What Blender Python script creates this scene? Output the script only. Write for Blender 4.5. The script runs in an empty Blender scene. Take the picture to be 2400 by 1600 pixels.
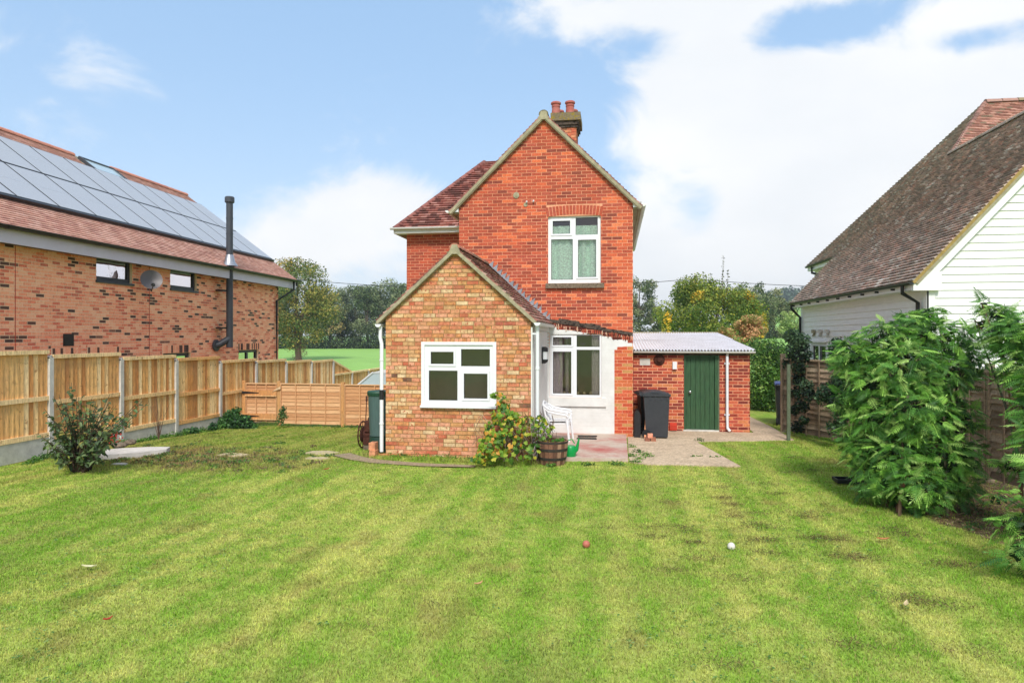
import bpy, math, random
import numpy as np
from mathutils import Vector, Matrix

random.seed(11)
rng = np.random.default_rng(11)
scene = bpy.context.scene
COL = scene.collection
R = math.radians

# ------------------------------------------------------------------ camera
CAM_H = 2.35
FPX = 1600.0
YAW = math.atan(240 / 1600)
cam_d = bpy.data.cameras.new('camera')
cam = bpy.data.objects.new('camera', cam_d)
COL.objects.link(cam)
cam.location = (0, 0, CAM_H)
cam.rotation_euler = (R(90), 0, YAW)
cam_d.sensor_width = 36.0
cam_d.lens = 24.0
cam_d.shift_y = -15 / 2400
cam_d.clip_start = 0.1
cam_d.clip_end = 6000
scene.camera = cam

# ------------------------------------------------------------------ light
SUN_EL, SUN_AZ = R(45), R(170)       # azimuth from +Y clockwise: over the right shoulder
sun_dir = Vector((math.sin(SUN_AZ) * math.cos(SUN_EL), math.cos(SUN_AZ) * math.cos(SUN_EL), math.sin(SUN_EL)))
sl = bpy.data.lights.new('sun', 'SUN')
sl.energy = 1.5
sl.angle = R(15)
sl.color = (1.0, 0.955, 0.88)
so = bpy.data.objects.new('sun', sl)
COL.objects.link(so)
so.location = (10, -10, 20)
so.rotation_euler = sun_dir.to_track_quat('Z', 'Y').to_euler()

vs = scene.view_settings
vs.view_transform = 'Standard'
vs.look = 'None'
vs.gamma = 1.0
vs.use_curve_mapping = False
vs.exposure = 1.42

w = bpy.data.worlds.new('World')
scene.world = w
w.use_nodes = True
NT = w.node_tree
NT.nodes.clear()


def nd(t, **k):
    n = NT.nodes.new(t)
    for a, b in k.items():
        setattr(n, a, b)
    return n


def mth(op, a, b=None, c=None, clamp=False):
    n = nd('ShaderNodeMath', operation=op)
    n.use_clamp = clamp
    for i, v in enumerate((a, b, c)):
        if v is None:
            continue
        if isinstance(v, (int, float)):
            n.inputs[i].default_value = v
        else:
            NT.links.new(v, n.inputs[i])
    return n.outputs[0]


def wmix(fac, a, b):
    n = nd('ShaderNodeMix', data_type='RGBA')
    for s, v in ((n.inputs[0], fac), (n.inputs[6], a), (n.inputs[7], b)):
        if isinstance(v, tuple):
            s.default_value = (*v, 1)
        elif isinstance(v, (int, float)):
            s.default_value = v
        else:
            NT.links.new(v, s)
    return n.outputs[2]


def build_world():
    tc = nd('ShaderNodeTexCoord')
    D = tc.outputs['Generated']

    def dot(vec):
        n = nd('ShaderNodeVectorMath', operation='DOT_PRODUCT')
        NT.links.new(D, n.inputs[0])
        n.inputs[1].default_value = vec
        return n.outputs['Value']
    rx = dot((math.cos(YAW), math.sin(YAW), 0))
    fw = dot((-math.sin(YAW), math.cos(YAW), 0))
    up = dot((0, 0, 1))
    az = mth('ARCTAN2', rx, fw)
    el = mth('ARCSINE', up)
    # clouds: (x, y, sx, sy, weight) measured on the photograph, turned into compass direction and height
    blobs = [(1760, 330, 280, 190, 1.3), (2200, 330, 330, 170, 1.4), (1640, 110, 230, 70, .8), (1530, 540, 110, 110, .75),
             (1980, 610, 500, 130, 1.3), (2020, 200, 260, 80, 1.0), (1470, 25, 120, 30, .85), (1620, 190, 90, 60, .6), (1700, 10, 120, 40, .55), (1520, 660, 300, 70, .7),
             (1850, 80, 80, 42, -1.7), (2040, 60, 80, 45, -1.4), (2290, 92, 70, 26, -1.2), (2330, 15, 160, 30, 1.2), (1720, 0, 200, 26, .6), (1520, 95, 80, 38, -1.2),
             (1645, 500, 70, 50, -1.5), (1650, 585, 100, 40, -.7), (1370, 230, 110, 70, -1.0), (1390, 430, 50, 90, -.5),
             (820, 500, 150, 62, 1.35), (700, 590, 200, 55, 1.0), (960, 450, 90, 50, .5), (560, 380, 160, 60, -.5), (1080, 380, 120, 60, -.5),
             (90, 150, 200, 80, .16), (50, 250, 200, 80, .30), (260, 170, 120, 60, .10), (820, 130, 260, 80, -.5), (700, 20, 260, 70, -.45), (380, 300, 120, 40, -.3), (330, 480, 180, 60, -.4), (2300, -120, 300, 60, .7),
             (900, -300, 600, 120, .5)]
    acc = None
    for x, y, sx, sy, wt in blobs:
        a0 = math.atan((x - 1200) / FPX)
        e0 = math.atan((785 - y) / math.hypot(FPX, x - 1200))
        k = math.cos(a0)
        da = mth('DIVIDE', mth('SUBTRACT', az, a0), sx / FPX * k * 1.15)
        de = mth('DIVIDE', mth('SUBTRACT', el, e0), sy / FPX * k * 1.15)
        q = mth('ADD', mth('MULTIPLY', da, da), mth('MULTIPLY', de, de))
        g = mth('MULTIPLY', mth('POWER', 2.718, mth('MULTIPLY', q, -0.75)), wt)
        acc = g if acc is None else mth('ADD', acc, g)
    # broken cloud over the rest of the sky
    side = mth('MULTIPLY_ADD', mth('ABSOLUTE', az), 2.2, -1.7, clamp=True)
    high = mth('MULTIPLY_ADD', el, 2.4, -1.35, clamp=True)
    rest = mth('MULTIPLY', mth('MAXIMUM', side, high), 0.55)
    acc = mth('ADD', acc, rest)

    def noise(scale, detail, rough, dist=0.0, zs=1.0):
        mp = nd('ShaderNodeMapping')
        NT.links.new(D, mp.inputs[0])
        mp.inputs['Scale'].default_value = (1, 1, zs)
        n = nd('ShaderNodeTexNoise')
        NT.links.new(mp.outputs[0], n.inputs['Vector'])
        n.inputs['Scale'].default_value = scale
        n.inputs['Detail'].default_value = detail
        n.inputs['Roughness'].default_value = rough
        n.inputs['Distortion'].default_value = dist
        return n.outputs['Fac']
    n1 = noise(7.0, 10, .62, .5, 1.4)
    n2 = noise(3.0, 4, .5, 0, 2.0)
    n3 = noise(2.6, 6, .6, .2, 1.3)
    dens = mth('ADD', acc, mth('ADD', mth('MULTIPLY', mth('SUBTRACT', n1, .5), 3.4), mth('MULTIPLY', mth('SUBTRACT', n3, .5), 1.6)))
    mask = nd('ShaderNodeMapRange', interpolation_type='SMOOTHSTEP')
    NT.links.new(dens, mask.inputs['Value'])
    mask.inputs['From Min'].default_value = .02
    mask.inputs['From Max'].default_value = 1.25
    sky = nd('ShaderNodeTexSky')
    sky.sky_type = 'NISHITA'
    sky.sun_disc = False
    sky.sun_elevation = SUN_EL
    sky.sun_rotation = SUN_AZ
    sky.air_density = 1.0
    sky.dust_density = 1.0
    sky.ozone_density = 1.0
    # hazy pale air, thicker towards the horizon
    hz = mth('POWER', mth('SUBTRACT', 1.0, mth('MAXIMUM', up, 0.0)), 6.5)
    thick = mth('MULTIPLY_ADD', hz, .85, .12, clamp=True)
    S = 0.09
    pale = (.335 / S, .375 / S, .41 / S)
    blue = (.108 / S, .205 / S, .335 / S)
    base = wmix(.72, sky.outputs[0], blue)
    base = wmix(thick, base, pale)
    shade = nd('ShaderNodeMapRange')
    NT.links.new(n2, shade.inputs['Value'])
    shade.inputs['From Min'].default_value = .35
    shade.inputs['From Max'].default_value = .65
    cc = wmix(shade.outputs[0], (.36 / S, .37 / S, .382 / S), (.41 / S, .41 / S, .41 / S))
    colr = wmix(mth('MULTIPLY', mask.outputs[0], .97), base, cc)
    # below the horizon: garden seen in reflections and bounce
    below = mth('MULTIPLY_ADD', up, -30, 0, clamp=True)
    colr = wmix(below, colr, (.06 / S, .068 / S, .042 / S))
    bg = nd('ShaderNodeBackground')
    NT.links.new(colr, bg.inputs['Color'])
    bg.inputs['Strength'].default_value = S
    o = nd('ShaderNodeOutputWorld')
    NT.links.new(bg.outputs[0], o.inputs['Surface'])


build_world()

# ------------------------------------------------------------------ helpers
WM = {}
CAMP = Vector((0, 0, CAM_H))
_c, _s = math.cos(YAW), math.sin(YAW)


def lin(r, g, b, k=1.0):
    def f(u):
        u /= 255.0
        return (u / 12.92 if u <= .04045 else ((u + .055) / 1.055) ** 2.4) * k
    return (f(r), f(g), f(b))


def V(*a):
    return Vector(a)


def atY(px, py, Y):
    """point of the vertical plane y = Y met by the sight line measured on the photograph"""
    a = (px - 1200) / FPX
    d = Y / (a * _s + _c)
    return V(d * (a * _c - _s), Y, CAM_H + (785 - py) / FPX * d)


def atX(px, py, X):
    a = (px - 1200) / FPX
    d = X / (a * _c - _s)
    return V(X, d * (a * _s + _c), CAM_H + (785 - py) / FPX * d)


def atG(px, py, z=0.0):
    d = FPX * (CAM_H - z) / (py - 785)
    r = (px - 1200) / FPX * d
    return V(r * _c - d * _s, r * _s + d * _c, z)


def atD(px, py, d):
    r = (px - 1200) / FPX * d
    return V(r * _c - d * _s, r * _s + d * _c, CAM_H + (785 - py) / FPX * d)


def sst(a, b, x):
    t = np.clip((x - a) / (b - a), 0, 1)
    return t * t * (3 - 2 * t)


def gz(x, y):
    """height of the garden ground"""
    return float(-.048 * max(0.0, y - 12.6) * (1 - sst(-5.6, -4.6, x)))


def tag(o, label=None, cat=None, group=None, kind=None):
    if label: o['label'] = label
    if cat: o['category'] = cat
    if group: o['group'] = group
    if kind: o['kind'] = kind
    return o


def setp(o, parent):
    if parent is not None:
        o.parent = parent
        o.matrix_parent_inverse = WM[parent.name].inverted()


def empty(name, loc, label=None, cat=None, group=None, rz=0.0):
    o = bpy.data.objects.new(name, None)
    COL.objects.link(o)
    o.location = loc
    o.rotation_euler = (0, 0, rz)
    o.empty_display_size = .1
    WM[o.name] = Matrix.Translation(Vector(loc)) @ Matrix.Rotation(rz, 4, 'Z')
    return tag(o, label, cat, group)


def link_mesh(name, me, parent=None, loc=None):
    o = bpy.data.objects.new(name, me)
    COL.objects.link(o)
    if loc is not None:
        o.location = loc
    setp(o, parent)
    WM[o.name] = Matrix.Translation(Vector(loc)) if loc is not None else Matrix.Identity(4)
    return o


class MB:
    def __init__(s):
        s.v, s.f, s.c = [], [], []

    def add(s, pts, faces, col):
        b = len(s.v)
        s.v.extend(tuple(p) for p in pts)
        s.c.extend([col] * len(pts))
        s.f.extend(tuple(b + i for i in fc) for fc in faces)

    def face(s, pts, col=(1, 1, 1)):
        s.add(pts, [tuple(range(len(pts)))], col)

    def prism(s, top, off, col=(1, 1, 1), bottom=True):
        """extrude polygon top by vector off (list of offsets allowed)"""
        n = len(top)
        offs = off if isinstance(off, list) else [off] * n
        pts = list(top) + [top[i] + offs[i] for i in range(n)]
        fs = [tuple(range(n))]
        if bottom: fs.append(tuple(range(2 * n - 1, n - 1, -1)))
        for i in range(n):
            j = (i + 1) % n
            fs.append((i, i + n, j + n, j))
        s.add(pts, fs, col)

    def box(s, x0, x1, y0, y1, z0, z1, col=(1, 1, 1)):
        s.prism([V(x0, y0, z1), V(x1, y0, z1), V(x1, y1, z1), V(x0, y1, z1)], V(0, 0, z0 - z1), col)

    def fbox(s, F, u0, u1, v0, v1, n0, n1, col=(1, 1, 1)):
        O, U, W, N = F
        s.prism([O + U * u0 + W * v0 + N * n1, O + U * u1 + W * v0 + N * n1, O + U * u1 + W * v1 + N * n1, O + U * u0 + W * v1 + N * n1],
                N * (n0 - n1), col)

    def tube(s, path, r, n=8, col=(1, 1, 1), cap=True):
        path = [Vector(p) for p in path]
        rs = r if isinstance(r, (list, tuple)) else [r] * len(path)
        pts = []
        for i, p in enumerate(path):
            t = (path[min(i + 1, len(path) - 1)] - path[max(i - 1, 0)])
            t = t.normalized() if t.length > 1e-9 else V(0, 0, 1)
            a = t.cross(V(0, 0, 1))
            if a.length < .05: a = t.cross(V(1, 0, 0))
            a.normalize()
            b = t.cross(a)
            for k in range(n):
                th = 2 * math.pi * k / n
                pts.append(p + (a * math.cos(th) + b * math.sin(th)) * rs[i])
        fs = []
        for i in range(len(path) - 1):
            for k in range(n):
                fs.append((i * n + k, i * n + (k + 1) % n, (i + 1) * n + (k + 1) % n, (i + 1) * n + k))
        if cap:
            fs.append(tuple(range(n - 1, -1, -1)))
            m = (len(path) - 1) * n
            fs.append(tuple(range(m, m + n)))
        s.add(pts, fs, col)

    def lathe(s, c, prof, n=16, col=(1, 1, 1), axis=None, cap=True):
        c = Vector(c)
        ax = (axis or V(0, 0, 1)).normalized()
        a = ax.cross(V(0, 0, 1))
        if a.length < .05: a = V(1, 0, 0)
        a.normalize()
        b = ax.cross(a)
        pts = []
        for r, h in prof:
            for k in range(n):
                th = 2 * math.pi * k / n
                pts.append(c + ax * h + (a * math.cos(th) + b * math.sin(th)) * r)
        fs = []
        for i in range(len(prof) - 1):
            for k in range(n):
                fs.append((i * n + k, i * n + (k + 1) % n, (i + 1) * n + (k + 1) % n, (i + 1) * n + k))
        if cap:
            fs.append(tuple(range(n)))
            m = (len(prof) - 1) * n
            fs.append(tuple(range(m, m + n)))
        s.add(pts, fs, col)

    def mesh(s, name, mat, smooth=False):
        me = bpy.data.meshes.new(name)
        me.from_pydata(s.v, [], s.f)
        ca = me.color_attributes.new('Col', 'FLOAT_COLOR', 'POINT')
        arr = np.ones((len(s.v), 4), dtype=np.float32)
        arr[:, :3] = np.array(s.c, dtype=np.float32).reshape(-1, 3)
        ca.data.foreach_set('color', arr.ravel())
        me.materials.append(mat)
        if smooth:
            me.polygons.foreach_set('use_smooth', [True] * len(me.polygons))
        me.update()
        return me

    def build(s, name, mat, parent=None, smooth=False, kind=None, label=None, cat=None, group=None):
        me = s.mesh(name, mat, smooth)
        if smooth:
            try:
                me.set_sharp_from_angle(angle=R(40))
            except Exception:
                pass
        o = link_mesh(name, me, parent)
        return tag(o, label, cat, group, kind)


def np_mesh(name, verts, k, cols, mat):
    """verts: (n*k,3) array, every k verts one face; cols: (n*k,3)"""
    n = len(verts) // k
    me = bpy.data.meshes.new(name)
    me.vertices.add(n * k)
    me.vertices.foreach_set('co', np.asarray(verts, dtype=np.float32).ravel())
    me.loops.add(n * k)
    me.loops.foreach_set('vertex_index', np.arange(n * k, dtype=np.int32))
    me.polygons.add(n)
    me.polygons.foreach_set('loop_start', np.arange(0, n * k, k, dtype=np.int32))
    try:
        me.polygons.foreach_set('loop_total', np.full(n, k, dtype=np.int32))
    except Exception:
        pass
    ca = me.color_attributes.new('Col', 'FLOAT_COLOR', 'POINT')
    arr = np.ones((n * k, 4), dtype=np.float32)
    arr[:, :3] = cols
    ca.data.foreach_set('color', arr.ravel())
    me.materials.append(mat)
    me.update(calc_edges=True)
    return me


# ------------------------------------------------------------------ materials
def newmat(name):
    m = bpy.data.materials.new(name)
    m.use_nodes = True
    m.node_tree.nodes.clear()
    return m


def surf(name, color=None, rough=.8, n_scale=8, n_amt=.25, bump=.0, bump_scale=60, metal=0.0, spec=.4, spots=None, stretch=(1, 1, 1),
         translucent=0.0, gain=1.0, coarse=0.0, coarse_scale=1.2, coarse_col=(.5, .5, .5), sat=None):
    """one material for everything: colour (or the 'Col' attribute) with two scales of procedural variation and fine relief"""
    m = newmat(name)
    t = m.node_tree
    N, L = t.nodes, t.links

    def noise(scale, detail=4, rough_=.6, st=(1, 1, 1)):
        g = N.new('ShaderNodeNewGeometry')
        mp = N.new('ShaderNodeMapping')
        mp.inputs['Scale'].default_value = st
        L.new(g.outputs['Position'], mp.inputs[0])
        n = N.new('ShaderNodeTexNoise')
        L.new(mp.outputs[0], n.inputs['Vector'])
        n.inputs['Scale'].default_value = scale
        n.inputs['Detail'].default_value = detail
        n.inputs['Roughness'].default_value = rough_
        return n.outputs['Fac']

    def ramp(src, a, b, lo, hi):
        r = N.new('ShaderNodeMapRange')
        L.new(src, r.inputs[0])
        r.inputs[1].default_value, r.inputs[2].default_value = a, b
        r.inputs[3].default_value, r.inputs[4].default_value = lo, hi
        return r.outputs[0]

    def mix(fac, a, b, bt='MIX'):
        x = N.new('ShaderNodeMix')
        x.data_type = 'RGBA'
        x.blend_type = bt
        for s_, v in ((x.inputs[0], fac), (x.inputs[6], a), (x.inputs[7], b)):
            if isinstance(v, (tuple, list)):
                s_.default_value = (*v[:3], 1)
            elif isinstance(v, (int, float)):
                s_.default_value = v
            else:
                L.new(v, s_)
        return x.outputs[2]
    if color is None:
        at = N.new('ShaderNodeAttribute')
        at.attribute_name = 'Col'
        c = at.outputs['Color']
    else:
        c = color
    f1 = ramp(noise(n_scale, 5, .65, stretch), .3, .7, (1 - n_amt) * gain, (1 + n_amt) * gain)
    cmb = N.new('ShaderNodeCombineColor')
    for i in range(3): L.new(f1, cmb.inputs[i])
    c = mix(1.0, c, cmb.outputs[0], 'MULTIPLY')
    if coarse > 0:
        f2 = ramp(noise(coarse_scale, 6, .65), .42, .7, 0, coarse)
        c = mix(f2, c, coarse_col)
    if spots:
        sc, col_, lo, hi = spots
        f3 = ramp(noise(sc, 3, .7), lo, hi, 0, 1)
        c = mix(f3, c, col_)
    b = N.new('ShaderNodeBsdfPrincipled')
    if isinstance(c, (tuple, list)):
        b.inputs['Base Color'].default_value = (*c, 1)
    else:
        L.new(c, b.inputs['Base Color'])
    b.inputs['Roughness'].default_value = rough
    b.inputs['Metallic'].default_value = metal
    b.inputs['Specular IOR Level'].default_value = spec
    if bump > 0:
        bp = N.new('ShaderNodeBump')
        bp.inputs['Strength'].default_value = 1.0
        bp.inputs['Distance'].default_value = bump
        L.new(noise(bump_scale, 3, .6, stretch), bp.inputs['Height'])
        L.new(bp.outputs[0], b.inputs['Normal'])
    out = N.new('ShaderNodeOutputMaterial')
    sh = b.outputs[0]
    if translucent > 0:
        tr = N.new('ShaderNodeBsdfTranslucent')
        if isinstance(c, (tuple, list)):
            tr.inputs[0].default_value = (*c, 1)
        else:
            L.new(c, tr.inputs[0])
        mx = N.new('ShaderNodeMixShader')
        mx.inputs[0].default_value = translucent
        L.new(sh, mx.inputs[1])
        L.new(tr.outputs[0], mx.inputs[2])
        sh = mx.outputs[0]
    L.new(sh, out.inputs[0])
    return m


def glass_mat(name, tint=(.9, .95, .93), refl=.14, dark=0.0):
    m = newmat(name)
    t = m.node_tree
    N, L = t.nodes, t.links
    tr = N.new('ShaderNodeBsdfTransparent')
    tr.inputs[0].default_value = (*tint, 1)
    gl = N.new('ShaderNodeBsdfGlossy')
    gl.inputs['Roughness'].default_value = .015
    gl.inputs['Color'].default_value = (.86, .81, .83, 1)
    g = N.new('ShaderNodeNewGeometry')
    nz = N.new('ShaderNodeTexNoise')
    L.new(g.outputs['Position'], nz.inputs['Vector'])
    nz.inputs['Scale'].default_value = 2.5
    bp = N.new('ShaderNodeBump')
    bp.inputs['Distance'].default_value = .004
    L.new(nz.outputs['Fac'], bp.inputs['Height'])
    L.new(bp.outputs[0], gl.inputs['Normal'])
    lw = N.new('ShaderNodeFresnel')
    lw.inputs[0].default_value = 1.4
    ad = N.new('ShaderNodeMath')
    ad.operation = 'ADD'
    ad.use_clamp = True
    L.new(lw.outputs[0], ad.inputs[0])
    ad.inputs[1].default_value = refl
    mx = N.new('ShaderNodeMixShader')
    L.new(ad.outputs[0], mx.inputs[0])
    L.new(tr.outputs[0], mx.inputs[1])
    L.new(gl.outputs[0], mx.inputs[2])
    out = N.new('ShaderNodeOutputMaterial')
    L.new(mx.outputs[0], out.inputs[0])
    return m


M = dict(
    brick=surf('brick', None, .9, 30, .32, .003, 70, gain=1.04, coarse=.14, coarse_scale=1.6, coarse_col=(.30, .10, .05)),
    brickx=surf('stock_brick', None, .92, 15, .38, .004, 60, gain=1.08, spots=(17, lin(186, 96, 70, .8), .58, .66), coarse=.35, coarse_scale=2.4, coarse_col=lin(206, 160, 104, .72)),
    brickm=surf('new_brick', None, .9, 24, .26, .003, 70, gain=1.42),
    brickw=surf('painted_brick', None, .6, 14, .05, .002, 40),
    mortar_r=surf('mortar_red_wall', lin(236, 172, 136, .84), .95, 20, .2, .003, 60, coarse=.6, coarse_scale=1.3, coarse_col=lin(214, 122, 82, .8)),
    mortar_y=surf('mortar_stock_wall', lin(176, 140, 92, .62), .95, 20, .25, .004, 60),
    mortar_n=surf('mortar_new_wall', lin(252, 214, 176, .95), .95, 20, .1, .002, 60),
    tile=surf('roof_tile', None, .88, 18, .2, .004, 50, gain=1.2, coarse=.25, coarse_scale=2.2, coarse_col=(.14, .10, .08)),
    tileold=surf('old_roof_tile', None, .9, 9, .28, .004, 40, gain=1.75, spots=(14, lin(224, 214, 200, .95), .62, .72), coarse=.5, coarse_scale=.9, coarse_col=lin(150, 138, 128, .9)),
    upvc=surf('white_plastic', lin(246, 247, 250, .80), .35, 4, .02),
    painted=surf('white_paint', lin(246, 245, 242, .76), .55, 5, .05, .001, 30, coarse=.22, coarse_scale=2.2, coarse_col=lin(206, 198, 184, .6)),
    board=surf('white_weatherboard', lin(246, 245, 243, .86), .6, 3, .06, .001, 30, stretch=(1, 1, 4)),
    cement=surf('weathered_cement', lin(188, 178, 148, .70), .95, 10, .25, .003, 60, coarse=.5, coarse_scale=3, coarse_col=lin(150, 142, 112, .6)),
    stone=surf('stone_sill', lin(150, 132, 112, .6), .95, 18, .3, .004, 60, spots=(22, lin(88, 76, 60, .5), .5, .7)),
    concrete=surf('concrete', lin(214, 210, 202, .88), .95, 9, .16, .003, 60, coarse=.25, coarse_scale=1.8, coarse_col=lin(160, 152, 140, .6)),
    lead=surf('lead_flashing', lin(176, 180, 188, .7), .5, 14, .3, .004, 30, metal=.25),
    oldflash=surf('old_cement_flashing', lin(112, 96, 84, .5), .95, 14, .35, .006, 40, spots=(12, lin(60, 48, 42, .4), .5, .62)),
    wood=surf('new_fence_wood', None, .8, 7, .36, .003, 40, stretch=(6, 6, .8), spots=(9, lin(186, 124, 66, .7), .60, .74), gain=1.4, coarse=.35, coarse_scale=1.1, coarse_col=lin(190, 164, 126, .8)),
    lap=surf('lap_fence_wood', None, .85, 7, .18, .004, 40, stretch=(1, 6, 7), gain=1.2, spots=(16, lin(140, 84, 52, .6), .68, .76)),
    oldwood=surf('old_grey_wood', None, .92, 6, .35, .006, 30, gain=1.3, stretch=(1, 4, 8), coarse=.4, coarse_scale=3, coarse_col=lin(92, 78, 60, .5)),
    black=surf('black_plastic', lin(46, 46, 48, .6), .45, 8, .15),
    grey=surf('grey_plastic', lin(66, 70, 76, .62), .5, 9, .14, .001, 50, coarse=.25, coarse_scale=3, coarse_col=lin(96, 98, 100, .5)),
    anth=surf('anthracite_metal', lin(78, 82, 90, .6), .45, 8, .1),
    fascia=surf('grey_fascia', lin(214, 206, 222, .9), .5, 3, .05),
    pv=surf('solar_glass', lin(196, 198, 204, .74), .40, 40, .08, metal=.15, spec=1.0),  # pale base colour stands in for sky glare on the panels
    pvf=surf('solar_frame', lin(40, 40, 44, .6), .4, 3, .1),
    pvl=surf('solar_busbar', lin(232, 232, 238, .9), .3, 3, .05, metal=.6),
    green=surf('green_painted_wood', lin(58, 98, 62, .64), .6, 9, .4, .003, 30, stretch=(6, 6, .5), spots=(26, lin(150, 170, 140, .5), .72, .8), coarse=.35, coarse_scale=2.5, coarse_col=lin(84, 112, 70, .6)),
    steel=surf('brushed_steel', lin(200, 200, 205, .7), .3, 4, .1, metal=.8),
    corr=surf('corrugated_sheet', lin(240, 240, 246, .85), .75, 6, .12, spots=(16, lin(70, 66, 60, .5), .68, .73), coarse=.2, coarse_scale=2, coarse_col=lin(170, 168, 166, .6)),
    rust=surf('rusty_iron', lin(92, 50, 36, .6), .9, 20, .4, .004, 50),
    redbox=surf('red_plastic', lin(214, 66, 44, .7), .5, 6, .1),
    greenpl=surf('bright_green_plastic', lin(18, 170, 82, .7), .35, 6, .06),
    butt=surf('green_butt_plastic', None, .55, 8, .16, .001, 40, stretch=(5, 5, .7), coarse=.2, coarse_scale=3, coarse_col=lin(120, 134, 132, .5)),
    curtain_g=surf('green_curtain', lin(196, 240, 214, .95), .9, 30, .38, .003, 50, translucent=.1, gain=1.25),
    curtain_w=surf('net_curtain', lin(222, 222, 216, .75), .9, 20, .2, .002, 50, translucent=.3),
    terracotta=surf('terracotta', lin(196, 108, 96, .7), .85, 16, .22, .003, 50, coarse=.35, coarse_scale=3, coarse_col=lin(214, 170, 160, .6)),
    moss=surf('mossy_mortar', lin(150, 134, 106, .6), .95, 18, .35, .012, 30, spots=(12, lin(176, 150, 40, .6), .52, .62)),
    leaf=surf('leaf', None, .55, 9, .18, translucent=.35, spec=.4, gain=1.45),
    crown=surf('tree_foliage', None, .8, .8, .22, translucent=.25, spec=.15, gain=1.7),
    bark=surf('bark', None, .95, 12, .35, .01, 20),
    grass=surf('grass_blades', None, .7, 3, .12, translucent=.35, spec=.2, gain=1.36),
    soil=surf('lawn_soil', None, .95, 22, .35, .012, 30, gain=1.35),
    field=surf('field_grass', None, .9, .25, .12),
    path=surf('path_concrete', lin(214, 190, 160, .78), .95, 24, .42, .008, 50, spots=(34, lin(232, 222, 208, .7), .62, .72), coarse=.35, coarse_scale=1.6, coarse_col=lin(150, 126, 100, .55)),
    chip=surf('old_chippings', lin(182, 160, 128, .66), .95, 30, .5, .01, 90, spots=(60, lin(214, 196, 186, .6), .6, .7)),
    patio=surf('patio_concrete', lin(222, 202, 184, .68), .9, 12, .12, .003, 60, coarse=.9, coarse_scale=1.15, coarse_col=lin(206, 98, 90, .66)),
    barrel=surf('barrel_oak', None, .85, 16, .3, .004, 40, stretch=(3, 3, 1)),
    iron=surf('barrel_hoop', lin(74, 66, 60, .5), .7, 20, .2),
    car=surf('car_paint', lin(226, 232, 238, .8), .25, 3, .02, spec=.7),
    rubber=surf('rubber', lin(40, 40, 42, .5), .8, 8, .1),
    carglass=surf('car_glass', lin(196, 216, 224, .75), .08, 3, .04, spec=1.0),
    yellow=surf('yellow_label', lin(236, 190, 60, .75), .5, 4, .04),
    blue=surf('blue_lid', lin(60, 74, 140, .6), .4, 4, .1),
    ballr=surf('red_ball', lin(206, 118, 96, .7), .5, 30, .25),
    ballw=surf('white_ball', lin(232, 226, 214, .8), .5, 30, .1),
    pane=glass_mat('window_glass', (.97, .93, .94), .03),
    panehi=glass_mat('window_glass_side', (.35, .4, .4), .42),
    inner=surf('room_wall', lin(224, 206, 196, .9), .9, 2, .1),
    postgreen=surf('algae_post', lin(118, 130, 104, .55), .9, 14, .25, .003, 40, stretch=(3, 3, .7)),
)

# ------------------------------------------------------------------ polygons on planes
def clip(poly, hp):
    """hp: list of (a,b,c): keep a*u+b*v<=c"""
    for a, b, c in hp:
        if not poly: break
        out = []
        n = len(poly)
        for i in range(n):
            p, q = poly[i], poly[(i + 1) % n]
            dp, dq = a * p[0] + b * p[1] - c, a * q[0] + b * q[1] - c
            if dp <= 1e-9: out.append(p)
            if (dp < -1e-9 and dq > 1e-9) or (dp > 1e-9 and dq < -1e-9):
                t = dp / (dp - dq)
                out.append((p[0] + (q[0] - p[0]) * t, p[1] + (q[1] - p[1]) * t))
        poly = out
    return poly


def area(p):
    return abs(sum(p[i][0] * p[(i + 1) % len(p)][1] - p[(i + 1) % len(p)][0] * p[i][1] for i in range(len(p)))) / 2


def minus(rect, holes):
    rs = [rect]
    for a0, a1, b0, b1 in holes:
        nr = []
        for u0, u1, v0, v1 in rs:
            if a1 <= u0 or a0 >= u1 or b1 <= v0 or b0 >= v1:
                nr.append((u0, u1, v0, v1))
                continue
            if u0 < a0: nr.append((u0, a0, v0, v1))
            if u1 > a1: nr.append((a1, u1, v0, v1))
            m0, m1 = max(u0, a0), min(u1, a1)
            if v0 < b0: nr.append((m0, m1, v0, b0))
            if v1 > b1: nr.append((m0, m1, b1, v1))
        rs = nr
    return rs


def slab(name, F, rect, holes, hp, thick, mat, parent=None, label=None, kind=None):
    """a wall with real openings: front face at n=0, thickness inward"""
    O, U, W, N = F
    mb = MB()
    for r in minus(rect, holes):
        u0, u1, v0, v1 = r
        p = clip([(u0, v0), (u1, v0), (u1, v1), (u0, v1)], hp)
        if len(p) > 2 and area(p) > 1e-5:
            mb.prism([O + U * a + W * b for a, b in p], N * -thick)
    return mb.build(name, mat, parent, label=label, kind=kind)


_cache = {}


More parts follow.
